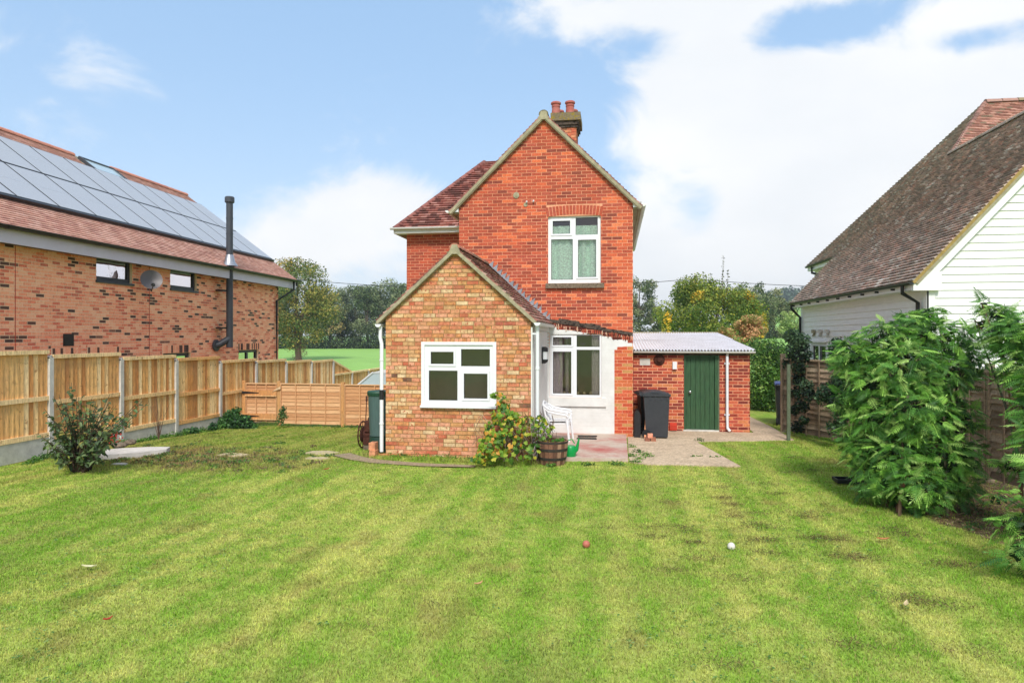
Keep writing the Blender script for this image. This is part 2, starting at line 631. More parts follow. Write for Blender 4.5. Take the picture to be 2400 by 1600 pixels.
def pieces(name, stuffname, lst, F, mat, parent, nobj, pal, tol=.004):
    """lst: (poly, full, colour index, n_lo, n_hi, v_lo, v_hi); the nearest full ones become objects that share meshes,
    the rest one joined part"""
    O, U, W, N = F

    def hgt(v, it):
        _, _, _, a, b, v0, v1 = it
        return a + (b - a) * ((v - v0) / max(1e-6, v1 - v0))
    full = [i for i, it in enumerate(lst) if it[1]]

    def dist(i):
        p = lst[i][0]
        return (O + U * p[0][0] + W * p[0][1] - CAMP).length
    full.sort(key=dist)
    chosen = set(full[:nobj])
    mb = MB()
    for i, it in enumerate(lst):
        poly, ful, ci, a, b, v0, v1 = it
        if i in chosen:
            u0, v0_ = poly[0]
            wd, ht = poly[1][0] - u0, poly[2][1] - v0_
            key = (name, mat.name, round(wd, 2), round(ht, 2), ci % len(pal), round(a, 3), round(b, 3), tuple(round(x, 3) for x in (*U, *W)))
            if key not in _cache:
                m2 = MB()
                pl = [(0, 0), (round(wd, 2), 0), (round(wd, 2), ht), (0, ht)]
                top = [U * x + W * y + N * (a + (b - a) * y / ht) for x, y in pl]
                m2.prism(top, [N * -(a + (b - a) * y / ht) for x, y in pl], pal[ci % len(pal)], bottom=False)
                _cache[key] = m2.mesh(name, mat)
            me = _cache[key]
            P = O + U * u0 + W * v0_
            o = bpy.data.objects.new(name, me)
            COL.objects.link(o)
            o.location = P
            setp(o, parent)
        else:
            top = [O + U * x + W * y + N * hgt(y, it) for x, y in poly]
            mb.prism(top, [N * -hgt(y, it) for x, y in poly], pal[ci % len(pal)], bottom=False)
    if mb.v:
        mb.build(stuffname, mat, parent, kind='stuff')


def course(u0, u1, v0, v1, holes, hp, colf, bond='stretcher', L=.215, H=.066, J=.011, proud=.006, jit=.003, seed=0, wob=0.0, lens=None):
    rnd = random.Random(seed)
    out = []
    v = v0
    r = 0
    while v < v1:
        if bond == 'mixed':
            u = u0 + rnd.choice((0, -.05, -.11))
        else:
            u = u0 - (L + J) * .5 * (r % 2)
        k = 0
        while u < u1:
            l = L
            if bond == 'mixed':
                l = rnd.choice((L, L, L, L * .97, L / 2 - J / 2, L * .72))
            elif lens:
                l = lens(rnd, r, k)
            a, b = max(u, u0), min(u + l, u1)
            if b - a > .02:
                dv = rnd.uniform(-wob, wob)
                for q in minus((a, b, v + dv, v + H + dv), holes):
                    if q[1] - q[0] < .015 or q[3] - q[2] < .012: continue
                    sq = [(q[0], q[2]), (q[1], q[2]), (q[1], q[3]), (q[0], q[3])]
                    p = clip(sq, hp)
                    if len(p) > 2 and area(p) > 2e-4:
                        full = len(p) == 4 and abs(area(p) - l * H) < 1e-4
                        ci = colf(rnd, (q[0] + q[1]) / 2, (q[2] + q[3]) / 2)
                        if ci is None: continue
                        h = proud + round(rnd.uniform(0, jit) * 500) / 500
                        out.append((p, full, ci, h, h, q[2], q[3]))
            u += l + J
            k += 1
        v += H + J
        r += 1
    return out


def tiles(u0, u1, v0, v1, hp, ncol, g=.1, wd=.165, t0=.034, t1=.012, seed=0, gap=.004, weights=None, wob=.004):
    rnd = random.Random(seed)
    out = []
    r = int(math.floor(v0 / g))
    while r * g < v1:
        a0, a1 = max(r * g, v0), min(r * g + g, v1)
        u = u0 - wd * .5 * (r % 2)
        while u < u1:
            x0, x1 = max(u, u0), min(u + wd - gap, u1)
            if x1 - x0 > .01:
                p = clip([(x0, a0), (x1, a0), (x1, a1), (x0, a1)], hp)
                if len(p) > 2 and area(p) > 1e-4:
                    ful = len(p) == 4 and abs(area(p) - (wd - gap) * g) < 1e-4
                    ci = rnd.choices(range(ncol), weights)[0] if weights else rnd.randrange(ncol)
                    d = round(rnd.uniform(-wob, wob) * 500) / 500
                    out.append((p, ful, ci, t0 + d, t1, r * g, r * g + g))
            u += wd
        r += 1
    return out


def ridge(name, P0, P1, r, seg, mat, parent, col, n=7, col2=None):
    P0, P1 = Vector(P0), Vector(P1)
    L = (P1 - P0).length
    k = max(1, int(round(L / seg)))
    ax = (P1 - P0).normalized()
    side = ax.cross(V(0, 0, 1)).normalized()
    upv = side.cross(ax).normalized()
    rnd = random.Random(int(L * 100))
    for i in range(k):
        a = P0 + ax * (L * i / k)
        l = L / k
        mb = MB()
        c = col if not col2 or rnd.random() < .6 else col2
        pts = []
        for e, rr in ((0.0, r * 1.04), (l - .012, r * .97)):
            for q in range(n + 1):
                th = math.pi * q / n
                pts.append(a + ax * e + side * math.cos(th) * rr + upv * (math.sin(th) * rr * .9 - r * .35))
        fs = [(q, q + 1, q + n + 2, q + n + 1) for q in range(n)]
        fs += [tuple(range(n + 1)), tuple(range(2 * n + 1, n, -1))]
        mb.add(pts, fs, c)
        mb.build(name, mat, parent, smooth=False)


def window(parent, F, u0, u1, v0, v1, lay, recess=.06, sash=(), frame_m=None, glass=None, curtain=None, fw=.0, label=None):
    """uPVC casement: lay = list of pane rects in fractions (u0,u1,vtop0,vtop1); sash = indices with an opening sash"""
    O, U, W, N = F
    fm = frame_m or M['upvc']
    gm = glass or M['pane']
    wd, ht = u1 - u0, v1 - v0
    ho = []
    for a, b, c, d in lay:
        ho.append((u0 + a * wd, u0 + b * wd, v1 - d * ht, v1 - c * ht))
    mb = MB()
    big = []
    for i, h in enumerate(ho):
        e = .045 if i in sash else 0
        big.append((h[0] - e, h[1] + e, h[2] - e, h[3] + e))
    for r in minus((u0, u1, v0, v1), big):
        mb.fbox(F, *r, -recess - .06, -recess)
    for i in sash:
        h, b = ho[i], big[i]
        for r in minus((b[0] + .002, b[1] - .002, b[2] + .002, b[3] - .002), [h]):
            mb.fbox(F, *r, -recess - .05, -recess + .014)
    fr = mb.build('window', fm, parent, label=label)
    for i, h in enumerate(ho):
        g = MB()
        g.fbox(F, h[0] - .004, h[1] + .004, h[2] - .004, h[3] + .004, -recess - .040, -recess - .032)
        g.build('pane', gm, fr)
        bead = MB()
        for r in minus((h[0], h[1], h[2], h[3]), [(h[0] + .008, h[1] - .008, h[2] + .008, h[3] - .008)]):
            bead.fbox(F, *r, -recess - .03, -recess - .014)
        bead.build('glazing_bead', M['rubber'], fr)
    return fr


def curtain(parent, F, u0, u1, v0, v1, n, mat, waves=6, amp=.03, seed=0):
    O, U, W, N = F
    mb = MB()
    k = 40
    rnd = random.Random(seed)
    ph = rnd.random() * 6
    pts = []
    for i in range(k + 1):
        t = i / k
        w1 = math.sin(t * waves * 2 * math.pi + ph) * amp + math.sin(t * waves * 4.7 + ph) * amp * .5
        for vv in (v0, (v0 + v1) / 2, v1):
            pts.append(O + U * (u0 + (u1 - u0) * t) + W * vv + N * (n + w1 * (1 if vv < v1 else .6)))
    fs = []
    for i in range(k):
        for j in (0, 1):
            fs.append((i * 3 + j, (i + 1) * 3 + j, (i + 1) * 3 + j + 1, i * 3 + j + 1))
    mb.add(pts, fs, (1, 1, 1))
    return mb.build('curtain', mat, parent, smooth=True)


def gutter(parent, P0, P1, out, r, mat, name='gutter', joints=0):
    """half round gutter along P0-P1; out = outward horizontal direction"""
    P0, P1 = Vector(P0), Vector(P1)
    mb = MB()
    n = 8
    dn = V(0, 0, -1)
    up_ = V(0, 0, 1)
    pts = []
    for P in (P0, P1):
        for rr in (r, r - .006):
            for q in range(n + 1):
                th = math.pi * q / n
                pts.append(P + out * (r + math.cos(th) * rr) + dn * (math.sin(th) * rr))
    m = n + 1
    fs = []
    for q in range(n):
        fs.append((q, q + 1, 2 * m + q + 1, 2 * m + q))
        fs.append((m + q, m + q + 1, 3 * m + q + 1, 3 * m + q))
    fs += [(0, m, 3 * m, 2 * m), (n, m + n, 3 * m + n, 2 * m + n)]
    fs += [tuple(range(0, m)), tuple(range(2 * m, 3 * m))]
    mb.add(pts, fs, (1, 1, 1))
    ax = (P1 - P0)
    for j in range(joints):
        c = P0 + ax * ((j + .5) / joints)
        d = ax.normalized() * .03
        ring = []
        for e in (-1, 1):
            for q in range(n + 1):
                th = math.pi * q / n
                ring.append(c + d * e + out * (r + math.cos(th) * (r + .008)) + dn * (math.sin(th) * (r + .008)))
        mb.add(ring, [(q, q + 1, q + m + 1, q + m) for q in range(n)], (1, 1, 1))
    return mb.build(name, mat, parent)


# ------------------------------------------------------------------ value noise (numpy)
_ng = {}


def vn(x, y, sc, seed=0):
    if seed not in _ng:
        _ng[seed] = np.random.default_rng(seed + 100).random((256, 256))
    g = _ng[seed]
    x = np.asarray(x) * sc + 37.3
    y = np.asarray(y) * sc + 91.7
    xi, yi = np.floor(x).astype(int), np.floor(y).astype(int)
    fx, fy = x - xi, y - yi
    fx, fy = fx * fx * (3 - 2 * fx), fy * fy * (3 - 2 * fy)
    a = g[xi % 256, yi % 256]; b = g[(xi + 1) % 256, yi % 256]
    c = g[xi % 256, (yi + 1) % 256]; d = g[(xi + 1) % 256, (yi + 1) % 256]
    return (a * (1 - fx) + b * fx) * (1 - fy) + (c * (1 - fx) + d * fx) * fy


def fbm(x, y, sc, seed=0, o=4):
    s, a, t = 0, 1, 0
    for i in range(o):
        s = s + vn(x, y, sc * 2 ** i, seed + i) * a
        t += a
        a *= .55
    return s / t


def gz_np(x, y):
    return -.048 * np.maximum(0, y - 12.6) * (1 - sst(-5.6, -4.6, x))


def in_poly(x, y, poly):
    ins = np.zeros(np.shape(x), bool)
    n = len(poly)
    for i in range(n):
        x0, y0 = poly[i]; x1, y1 = poly[(i + 1) % n]
        c = ((y0 > y) != (y1 > y)) & (x < (x1 - x0) * (y - y0) / (y1 - y0 + 1e-12) + x0)
        ins ^= c
    return ins


PATH_POLY = [(.27, 12.75), (.60, 12.55), (2.22, 12.62), (1.78, 15.35), (3.95, 15.95), (3.95, 18.0), (3.65, 24), (3.3, 24), (3.3, 17.0), (.3, 17.1), (.3, 15.9)]
PATIO_POLY = [(-1.55, 12.62), (.25, 12.78), (.27, 15.9), (-1.55, 15.9)]
STRIP_POLY = [(-5.45, 12.62), (-4.9, 12.2), (-4.4, 11.95), (-3.4, 11.78), (-2.45, 11.82), (-2.45, 12.0), (-3.4, 12.05), (-4.3, 12.25), (-4.75, 12.5), (-5.2, 12.95)]
BED_POLY = [(3.95, 9.4), (4.6, 7.5), (4.4, 5.6), (7.5, 4.0), (8, 9), (5.6, 13), (4.6, 12.2), (4.7, 10.6)]
HOUSE_POLY = [(-4.45, 12.7), (-1.5, 12.7), (-1.5, 15.9), (.45, 15.9), (.45, 24), (-5.6, 24), (-5.6, 17.5), (-4.45, 17.5)]


def rough_left(x, y):
    """how much the corner by the bush is bare and weedy"""
    m = np.exp(-(((x + 7.3) / 1.9) ** 2 + ((y - 12.1) / 1.35) ** 2)) * 1.25
    m = m + np.exp(-(((x + 9.4) / 1.3) ** 2 + ((y - 12.6) / 1.6) ** 2)) * .7
    return np.clip(m * (.35 + 1.3 * fbm(x, y, 1.6, 31)) - .12, 0, 1)


def lawn_color(x, y, n=None):
    x = np.asarray(x, float); y = np.asarray(y, float)
    g1 = np.array(lin(140, 178, 58, .78)); g2 = np.array(lin(200, 202, 108, .80)); g3 = np.array(lin(98, 142, 44, .62)); br = np.array(lin(176, 142, 96, .64))
    xx = x + .12 * (fbm(x, y, .35, 5) - .5) * 2
    stripe = .5 + .3 * np.sin(xx * 2 * math.pi / .50 + .6) + .2 * np.sin(xx * 2 * math.pi / 1.37 + 1.6)
    f = fbm(x * 1.6, y * .38, .7, 1)
    h = fbm(x * 1.6, y * .75, 3.2, 9, 3)
    h2 = fbm(x, y, 9.0, 13, 2)
    yel = np.clip((f - .46) * 1.0 + .42 + (stripe - .5) * .62 + (h - .5) * 1.0 + (h2 - .5) * 1.1 - .05 * np.clip(x - 1, 0, 5), 0, 1)
    dark = np.clip((fbm(x * 1.7, y * .6, .9, 17) - .58) * 2.2 + (h - .5) * 1.2 + (h2 - .5) * .8, 0, 1) * .5
    c = g1[None] * (1 - yel[:, None]) + g2[None] * yel[:, None]
    c = c * (1 - dark[:, None]) + g3[None] * dark[:, None]
    straw = np.clip((fbm(x * 1.3, y * .8, 1.7, 23) - .67) * 4, 0, .32)
    rl = rough_left(x, y)
    straw = np.maximum(straw, np.clip(rl * 1.5 * fbm(x, y, 5.0, 41, 2) - .1, 0, .8))
    c = c * (1 - straw[:, None]) + br[None] * straw[:, None]
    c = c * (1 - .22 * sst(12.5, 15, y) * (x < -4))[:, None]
    return c


# ------------------------------------------------------------------ ground
def build_ground():
    x = np.concatenate([np.arange(-17, -12, .5), np.arange(-12, 8.01, .11), np.arange(8.5, 14, .5)])
    y = np.concatenate([np.arange(-8, 2, 1.0), np.arange(2, 19.2, .11), np.arange(19.5, 32, .5)])
    X, Y = np.meshgrid(x, y, indexing='ij')
    Z = gz_np(X, Y) + (fbm(X, Y, .8, 50) - .5) * .03
    nx, ny = X.shape
    v = np.stack([X, Y, Z], -1).reshape(-1, 3)
    me = bpy.data.meshes.new('lawn')
    idx = np.arange(nx * ny).reshape(nx, ny)
    f = np.stack([idx[:-1, :-1], idx[1:, :-1], idx[1:, 1:], idx[:-1, 1:]], -1).reshape(-1, 4)
    me.vertices.add(len(v)); me.vertices.foreach_set('co', v.astype(np.float32).ravel())
    me.loops.add(len(f) * 4); me.loops.foreach_set('vertex_index', f.astype(np.int32).ravel())
    me.polygons.add(len(f)); me.polygons.foreach_set('loop_start', np.arange(0, len(f) * 4, 4, dtype=np.int32))
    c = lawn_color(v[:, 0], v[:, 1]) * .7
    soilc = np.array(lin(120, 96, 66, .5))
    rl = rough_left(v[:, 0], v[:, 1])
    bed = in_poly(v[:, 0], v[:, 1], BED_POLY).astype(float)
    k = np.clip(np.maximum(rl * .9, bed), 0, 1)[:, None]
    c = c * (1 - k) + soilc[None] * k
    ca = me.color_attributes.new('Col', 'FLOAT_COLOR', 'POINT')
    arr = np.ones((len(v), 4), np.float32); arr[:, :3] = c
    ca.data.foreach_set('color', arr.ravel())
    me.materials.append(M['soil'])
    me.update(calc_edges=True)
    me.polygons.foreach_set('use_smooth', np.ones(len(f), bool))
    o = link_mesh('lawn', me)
    tag(o, 'mown garden lawn', None, None, 'structure')

    # wide country beyond: one sheet to the horizon
    def axis(a):
        return np.unique(np.concatenate([-np.array(a)[::-1], np.array(a)]))
    ax = axis([0, 10, 20, 30, 40, 60, 80, 110, 150, 200, 260, 330, 420, 540, 700, 900, 1200, 1700, 2500])
    ay = np.array([-2500, -900, -300, -100, -30, 0, 10, 20, 26, 32, 40, 50, 60, 75, 90, 110, 130, 150, 175, 200, 240, 290, 350, 420, 500, 560, 620, 680, 760, 900, 1200, 1800, 2600.])
    X, Y = np.meshgrid(ax, ay, indexing='ij')
    left = -1.5 + .95 * np.clip((Y - 30) / 120, 0, 1)
    right = -.1 + 2.0 * sst(25, 100, Y)
    k = sst(-4, 22, X - (Y - 30) * .05)
    Z = left * (1 - k) + right * k
    Z = np.where(Y < 32, gz_np(X, np.minimum(Y, 60)) * sst(-8, 0, -X + 10) * 1.0 - .12 - .55 * sst(20, 32, Y) * (1 - k), Z)
    hr = sst(.15, .245, X / np.maximum(Y, 1))
    Z = Z + 22 * sst(190, 520, Y) * hr + 16 * sst(520, 760, Y) * hr + 6 * (fbm(X, Y, .004, 3) - .5) * sst(200, 500, Y)
    v = np.stack([X, Y, Z], -1).reshape(-1, 3)
    nx, ny = X.shape
    idx = np.arange(nx * ny).reshape(nx, ny)
    f = np.stack([idx[:-1, :-1], idx[1:, :-1], idx[1:, 1:], idx[:-1, 1:]], -1).reshape(-1, 4)
    me = bpy.data.meshes.new('field')
    me.from_pydata([tuple(p) for p in v], [], [tuple(int(i) for i in q) for q in f])
    ca = me.color_attributes.new('Col', 'FLOAT_COLOR', 'POINT')
    arr = np.ones((len(v), 4), np.float32)
    arr[:, :3] = np.array(lin(146, 190, 92, .82))
    ca.data.foreach_set('color', arr.ravel())
    me.materials.append(M['field'])
    for p in me.polygons: p.use_smooth = True
    o = link_mesh('field', me)
    tag(o, 'open green field running to the hills', None, None, 'structure')

    def sheet(name, poly, z, mat, label, h=.05):
        mb = MB()
        mb.prism([V(a, b, z + (0 if True else 0)) for a, b in poly], V(0, 0, -h))
        return mb.build(name, mat, None, kind='structure', label=label)
    sheet('concrete_path', PATH_POLY, .022, M['path'], 'worn concrete pad and path in front of the brick outhouse')
    sheet('patio', PATIO_POLY, .075, M['patio'], 'concrete patio with worn red paint by the white wall', .12)
    mb = MB()
    sp = [V(a, b, .02 + gz(a, b)) for a, b in STRIP_POLY]
    n = len(STRIP_POLY)
    h = n // 2
    for i in range(h - 1):
        q = [STRIP_POLY[i], STRIP_POLY[i + 1], STRIP_POLY[n - 2 - i], STRIP_POLY[n - 1 - i]]
        mb.face([V(a, b, .022 + gz(a, b)) for a, b in q])
    mb.build('chipping_strip', M['chip'], None, kind='structure', label='curved strip of old chippings in the lawn before the extension')


build_ground()


def build_grass():
    N = 2300000
    x = rng.uniform(-12.2, 7.5, N); y = rng.uniform(3.0, 19.0, N)
    d = -x * _s + y * _c
    lat = (x * _c + y * _s) / np.maximum(d, .1)
    keep = (d > 3.6) & (np.abs(lat) < .92) & (rng.random(N) < np.minimum(1, (6.3 / np.maximum(d, 1)) ** 1.25))
    keep &= ~((x < -10.85))
    x, y, d = x[keep], y[keep], d[keep]
    for P in (PATIO_POLY, HOUSE_POLY):
        m = in_poly(x, y, P); x, y, d = x[~m], y[~m], d[~m]
    m = in_poly(x + (fbm(x, y, 3.5, 75) - .5) * .35, y + (fbm(x, y, 3.5, 76) - .5) * .22, STRIP_POLY) & (rng.random(len(x)) < .93); x, y, d = x[~m], y[~m], d[~m]
    m = in_poly(x + (fbm(x, y, 2.5, 77) - .5) * .25, y + (fbm(x, y, 2.5, 78) - .5) * .25, PATH_POLY); x, y, d = x[~m], y[~m], d[~m]
    m = in_poly(x + (fbm(x, y, 1.5, 71) - .5) * .6, y + (fbm(x, y, 1.5, 72) - .5) * .6, BED_POLY) & (rng.random(len(x)) < .82); x, y, d = x[~m], y[~m], d[~m]
    # beyond the lapped fence and outside the right fence nothing is seen
    m = (y > 18.55) & (x < -4.4); x, y, d = x[~m], y[~m], d[~m]
    rl = rough_left(x, y)
    m = rng.random(len(x)) < rl * .75; x, y, d = x[~m], y[~m], d[~m]
    n = len(x)
    rl = rough_left(x, y)
    z = gz_np(x, y) + (fbm(x, y, .8, 50) - .5) * .03 - .004
    th = rng.uniform(0, 2 * np.pi, n)
    ln = rng.uniform(.6, 1.25, n) * (.024 + .016 * fbm(x, y, 1.3, 61) + .03 * rl)
    edge = ((np.abs(y - 12.5) < .22) & (x > -4.6) & (x < -1.4))
    ln = ln * (1 + edge * rng.uniform(.3, 1.6, n))
    wd = (.0022 + .00036 * d) * rng.uniform(.7, 1.3, n)
    le = rng.uniform(.15, 1.0, n)
    az = th + rng.normal(0, .7, n) + np.pi / 2
    bx, by = np.cos(th) * wd, np.sin(th) * wd
    v = np.zeros((n, 3, 3))
    v[:, 0] = np.stack([x - bx, y - by, z], -1)
    v[:, 1] = np.stack([x + bx, y + by, z], -1)
    v[:, 2] = np.stack([x + np.cos(az) * ln * le, y + np.sin(az) * ln * le, z + ln * np.sqrt(1 - .6 * le * le)], -1)
    c = lawn_color(x, y) * np.clip(1 + rng.normal(0, .30, n), .3, 2)[:, None]
    yb = (rng.random(n) < .16)[:, None]
    c = np.where(yb, np.array(lin(206, 196, 120, .6))[None] * rng.uniform(.7, 1.1, n)[:, None], c)
    c = np.clip(c, .005, .8)
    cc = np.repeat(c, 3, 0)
    cc[0::3] *= .72; cc[1::3] *= .72  # blade roots darkened: shade low in the grass put into the colour
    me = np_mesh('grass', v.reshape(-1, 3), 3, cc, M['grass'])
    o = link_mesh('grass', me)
    tag(o, 'short mown grass of the lawn', None, None, 'stuff')
    print('grass blades', n)


build_grass()


# ------------------------------------------------------------------ brick house
def build_house():
    root = empty('brick_house', (-1.6, 15.9, 0), 'red brick house with steep gable, one chimney and a small brick extension', 'house')
    X0, X1, Yg = -3.66, .42, 15.9
    apx, apz, m = -1.63, 7.50, .985
    FU, FV, FN = V(1, 0, 0), V(0, 0, 1), V(0, -1, 0)
    F = (V(0, Yg, 0), FU, FV, FN)
    win2 = (-1.535, -.312, 3.552, 5.135)
    win3 = (-1.50, -.29, .90, 2.37)
    holes = [win2, win3]
    # roof lines of the gable wall
    hp = [(m, 1, apz - .11 + m * apx), (-m, 1, apz - .11 - m * apx)]
    gable = slab('gable_wall', F, (X0, X1, -.05, 7.6), holes, hp, .24, M['mortar_r'], root)
    white = [atY(1240, 768, Yg), atY(1300, 768, Yg), atY(1476, 800, Yg), atY(1482, 806, Yg), atY(1470, 812, Yg), atY(1441, 818, Yg), atY(1440, 1024, Yg), atY(1240, 1024, Yg)]
    wpoly = [(p.x, p.z) for p in white]

    def inp(u, v, poly):
        return bool(in_poly(np.array([u]), np.array([v]), poly)[0])
    pal = [lin(174, 80, 58, .80), lin(184, 84, 60, .82), lin(190, 86, 60, .83), lin(162, 74, 56, .80), lin(198, 92, 64, .84), lin(208, 98, 64, .86),
           lin(218, 110, 70, .88), lin(226, 126, 84, .88), lin(146, 70, 56, .78), lin(184, 88, 68, .82)]
    DK = len(pal)
    pal += [lin(104, 40, 32, .7), lin(84, 46, 40, .6)]
    PB = len(pal)
    pal += [lin(206, 110, 66, .85), lin(214, 158, 96, .7), lin(196, 84, 54, .85)]
    l0, l1 = atY(1285, 752, Yg), atY(1483, 784, Yg)

    def flash_z(u):
        return l0.z + (l1.z - l0.z) * (u - l0.x) / (l1.x - l0.x)

    def colf(rnd, u, v):
        if v < 2.7 and inp(u, v, wpoly): return None
        if u > -1.5 and flash_z(u) - .17 < v < flash_z(u) + .02: return rnd.choice((DK, DK + 1, DK, 3, 1))
        if u > 0 and v < 2.2: return rnd.choice((PB, PB + 1, PB + 2, PB + 2, 5, PB))
        warm = .13 + .5 * max(0, min(1, (u + 1.0) / 1.5)) * (v < 4.9) + .25 * (v < 3.2) + .22 * (abs(u - .2) < .3)
        fall = fbm(np.array([u]), np.array([v]), 1.4, 66)[0]
        warm += (fall - .5) * 1.1
        if rnd.random() < max(.05, warm * .75): return rnd.choice((4, 5, 6, 7, 5, 6))
        return rnd.choice((0, 1, 2, 3, 0, 1, 9, 8, 4))
    hl = holes + [(win2[0] - .04, win2[1] + .04, win2[3], win2[3] + .235), (-1.6, .0, .0, 2.046)]
    lst = course(X0, X1, .02, 7.5, hl, hp, colf, L=.2215, H=.0652, J=.0115, proud=.002, jit=.002, seed=3)
    pieces('brick', 'brickwork', lst, F, M['brick'], gable, 40, pal)
    # segmental arch of bricks on end over the upstairs window
    mb_a = []
    n = 17
    a0, a1 = win2[0] - .03, win2[1] + .03
    for i in range(n):
        u0 = a0 + (a1 - a0) * i / n
        u1 = a0 + (a1 - a0) * (i + 1) / n
        t = ((i + .5) / n - .5) * 2
        rise = .045 * (1 - t * t)
        mb = MB()
        lean = t * .035
        mb.prism([V(u0 + .006, Yg - .009, win2[3] - .03 + rise), V(u1 - .006, Yg - .009, win2[3] - .03 + rise),
                  V(u1 - .006 + lean, Yg - .009, win2[3] + .185 + rise), V(u0 + .006 + lean, Yg - .009, win2[3] + .185 + rise)], V(0, .03, 0), pal[random.choice((1, 2, 4, 9))])
        mb.build('arch_brick', M['brick'], gable)
    mb = MB()
    mb.box(a0, a1, Yg - .002, Yg + .1, win2[3] - .02, win2[3] + .2)
    mb.build('arch_mortar', M['mortar_r'], gable)
    # painted brickwork (white)
    def wcol(rnd, u, v):
        return 0 if (v < 2.7 and inp(u, v, wpoly)) else None
    lst = course(-1.56, -.003, .02, 2.05, [(win3[0] - .005, win3[1] + .005, win3[2] - .23, win3[3])], [], wcol, L=.222, H=.0685, J=.0082, proud=.004, jit=.002, seed=3)
    lst += [it for it in course(-1.56, X1, .02, 2.62, [(win3[0] - .005, win3[1] + .005, win3[2] - .23, win3[3]), (-1.6, 0, 0, 2.046)], [], wcol, L=.2195, H=.063, J=.0137, proud=.002, jit=.002, seed=3)]
    mbw = MB()
    for p, _, _, h, _, _, _ in lst:
        mbw.prism([V(a, Yg - h, b) for a, b in p], V(0, h, 0), bottom=False)
    mbw.build('painted_bricks', M['painted'], gable, kind='stuff')
    mb = MB()
    hw = [(win3[0], win3[1], win3[2] - .2, win3[3])]
    # paint film over the joints
    for r in minus((-1.56, 0.0, .02, 2.045), hw):
        mb.fbox(F, *r, -.01, .0022)
    mb.prism([V(a, Yg - .0026, b) for a, b in [(-1.56, 2.046), (.0, 2.046), (.30, 2.10), (.40, 2.15), (.375, 2.215), (.1, 2.27), (-1.1, 2.48), (-1.1, 2.37), (-1.56, 2.37)][::1] if True], V(0, .01, 0)) if False else None
    for q in ([(0, 2.046), (.34, 2.11), (.40, 2.155), (.37, 2.215), (0, 2.285)], [(-.289, 2.046), (0, 2.046), (0, 2.285), (-.289, 2.335)],
              [(-1.50, 2.371), (-.48, 2.371), (-1.15, 2.48), (-1.50, 2.53)]):
        mb.prism([V(a, Yg - .0026, b) for a, b in q], V(0, .01, 0))
    mb.build('white_paint_patch', M['painted'], gable)
    # old cement flashing scar
    mb = MB()
    k = 16
    rnd = random.Random(5)
    for i in range(k):
        u0 = l0.x + (l1.x - l0.x) * i / k
        u1 = l0.x + (l1.x - l0.x) * (i + 1) / k
        t = .09 if i > 1 and i < 10 else .05
        t *= rnd.uniform(.8, 1.2)
        mb.prism([V(u0, Yg - .02, flash_z(u0) - .02), V(u1, Yg - .02, flash_z(u1) - .02), V(u1, Yg - .014, flash_z(u1) + t), V(u0, Yg - .014, flash_z(u0) + t)], V(0, .03, 0))
    mb.build('flashing_scar', M['oldflash'], gable)
    mb = MB()
    rnd = random.Random(9)
    for i in range(42):
        u = l0.x + .1 + (l1.x - l0.x - .1) * i / 42
        z = flash_z(u) - rnd.uniform(.02, .07)
        mb.fbox(F, u, u + .02, z - rnd.uniform(.04, .13), z, .004, rnd.uniform(.012, .026), rnd.choice([pal[DK], pal[DK + 1], pal[0], lin(225, 190, 165, .7)]))
    mb.build('broken_bricks', M['brick'], gable, kind='stuff')
    # windows of the gable
    w2 = window(root, F, *win2, [(.0875, .42, .076, .267), (.525, .9425, .036, .286), (.0575, .47, .347, .943), (.57, .9125, .362, .909)], recess=.05, sash=(0, 3))
    curtain(w2, F, win2[0] + .05, win2[1] - .05, win2[2], win2[3] - .22, -.16, M['curtain_g'], 6, .028, 1)
    mb = MB(); mb.fbox(F, win2[0] - .05, win2[1] + .08, win2[2] - .115, win2[2] - .002, -.05, .075)
    mb.build('sill', M['stone'], w2)
    w3 = window(root, F, *win3, [(.066, .42, .047, .174), (.522, .96, .02, .2), (.066, .42, .275, .94), (.522, .96, .245, .96)], recess=.03, sash=(0, 2))
    curtain(w3, F, win3[0] + .04, win3[0] + .30, win3[2], win3[3], -.13, M['curtain_w'], 3, .018, 2)
    curtain(w3, F, win3[0] + .36, win3[0] + .43, win3[2], win3[3], -.25, M['curtain_w'], 1, .02, 5)
    curtain(w3, F, win3[1] - .23, win3[1] - .04, win3[2], win3[3], -.13, M['curtain_w'], 3, .018, 3)
    mb = MB(); mb.fbox(F, win3[0] - .03, win3[1] + .1, win3[2] - .20, win3[2] - .002, -.03, .05)
    mb.build('sill', M['painted'], w3)
    for i in range(7):
        x = win3[0] + .18 + i * .155
        mb = MB()
        mb.lathe((x, Yg + .18, win3[2] + .03), [(.02, 0), (.045, .02), (.05, .06), (.02, .1)], 8, lin(190, 186, 150, .6))
        mb.build('windowsill_ornament', M['leaf'], w3)
    # repair marks and insulators
    mb = MB()
    p = atY(1210, 458, Yg); mb.lathe((p.x, Yg - .008, p.z), [(.07, 0), (.075, .01), (.02, .016)], 9, axis=V(0, -1, 0))
    mb.build('mortar_patch', M['cement'], gable)
    mb = MB(); p = atY(1232, 480, Yg); mb.lathe((p.x, Yg - .008, p.z), [(.05, 0), (.05, .01)], 7, axis=V(0, -1, 0))
    mb.build('mortar_patch', M['cement'], gable)
    for px, py in ((1234, 476), (1250, 474)):
        p = atY(px, py, Yg)
        mb = MB(); mb.lathe((p.x, Yg - .02, p.z), [(.012, 0), (.022, .02), (.014, .035), (.022, .05), (.01, .065)], 8, axis=V(.3, -1, .6))
        mb.build('insulator', M['upvc'], gable)

    # other walls (shell)
    Yb = 24.3
    mb = MB()
    mb.box(X1 - .24, X1, Yg + .24, Yb, -.05, 5.25)                    # right side
    mb.box(-5.45, X1, Yb - .24, Yb, -.05, 5.2)                        # far wall
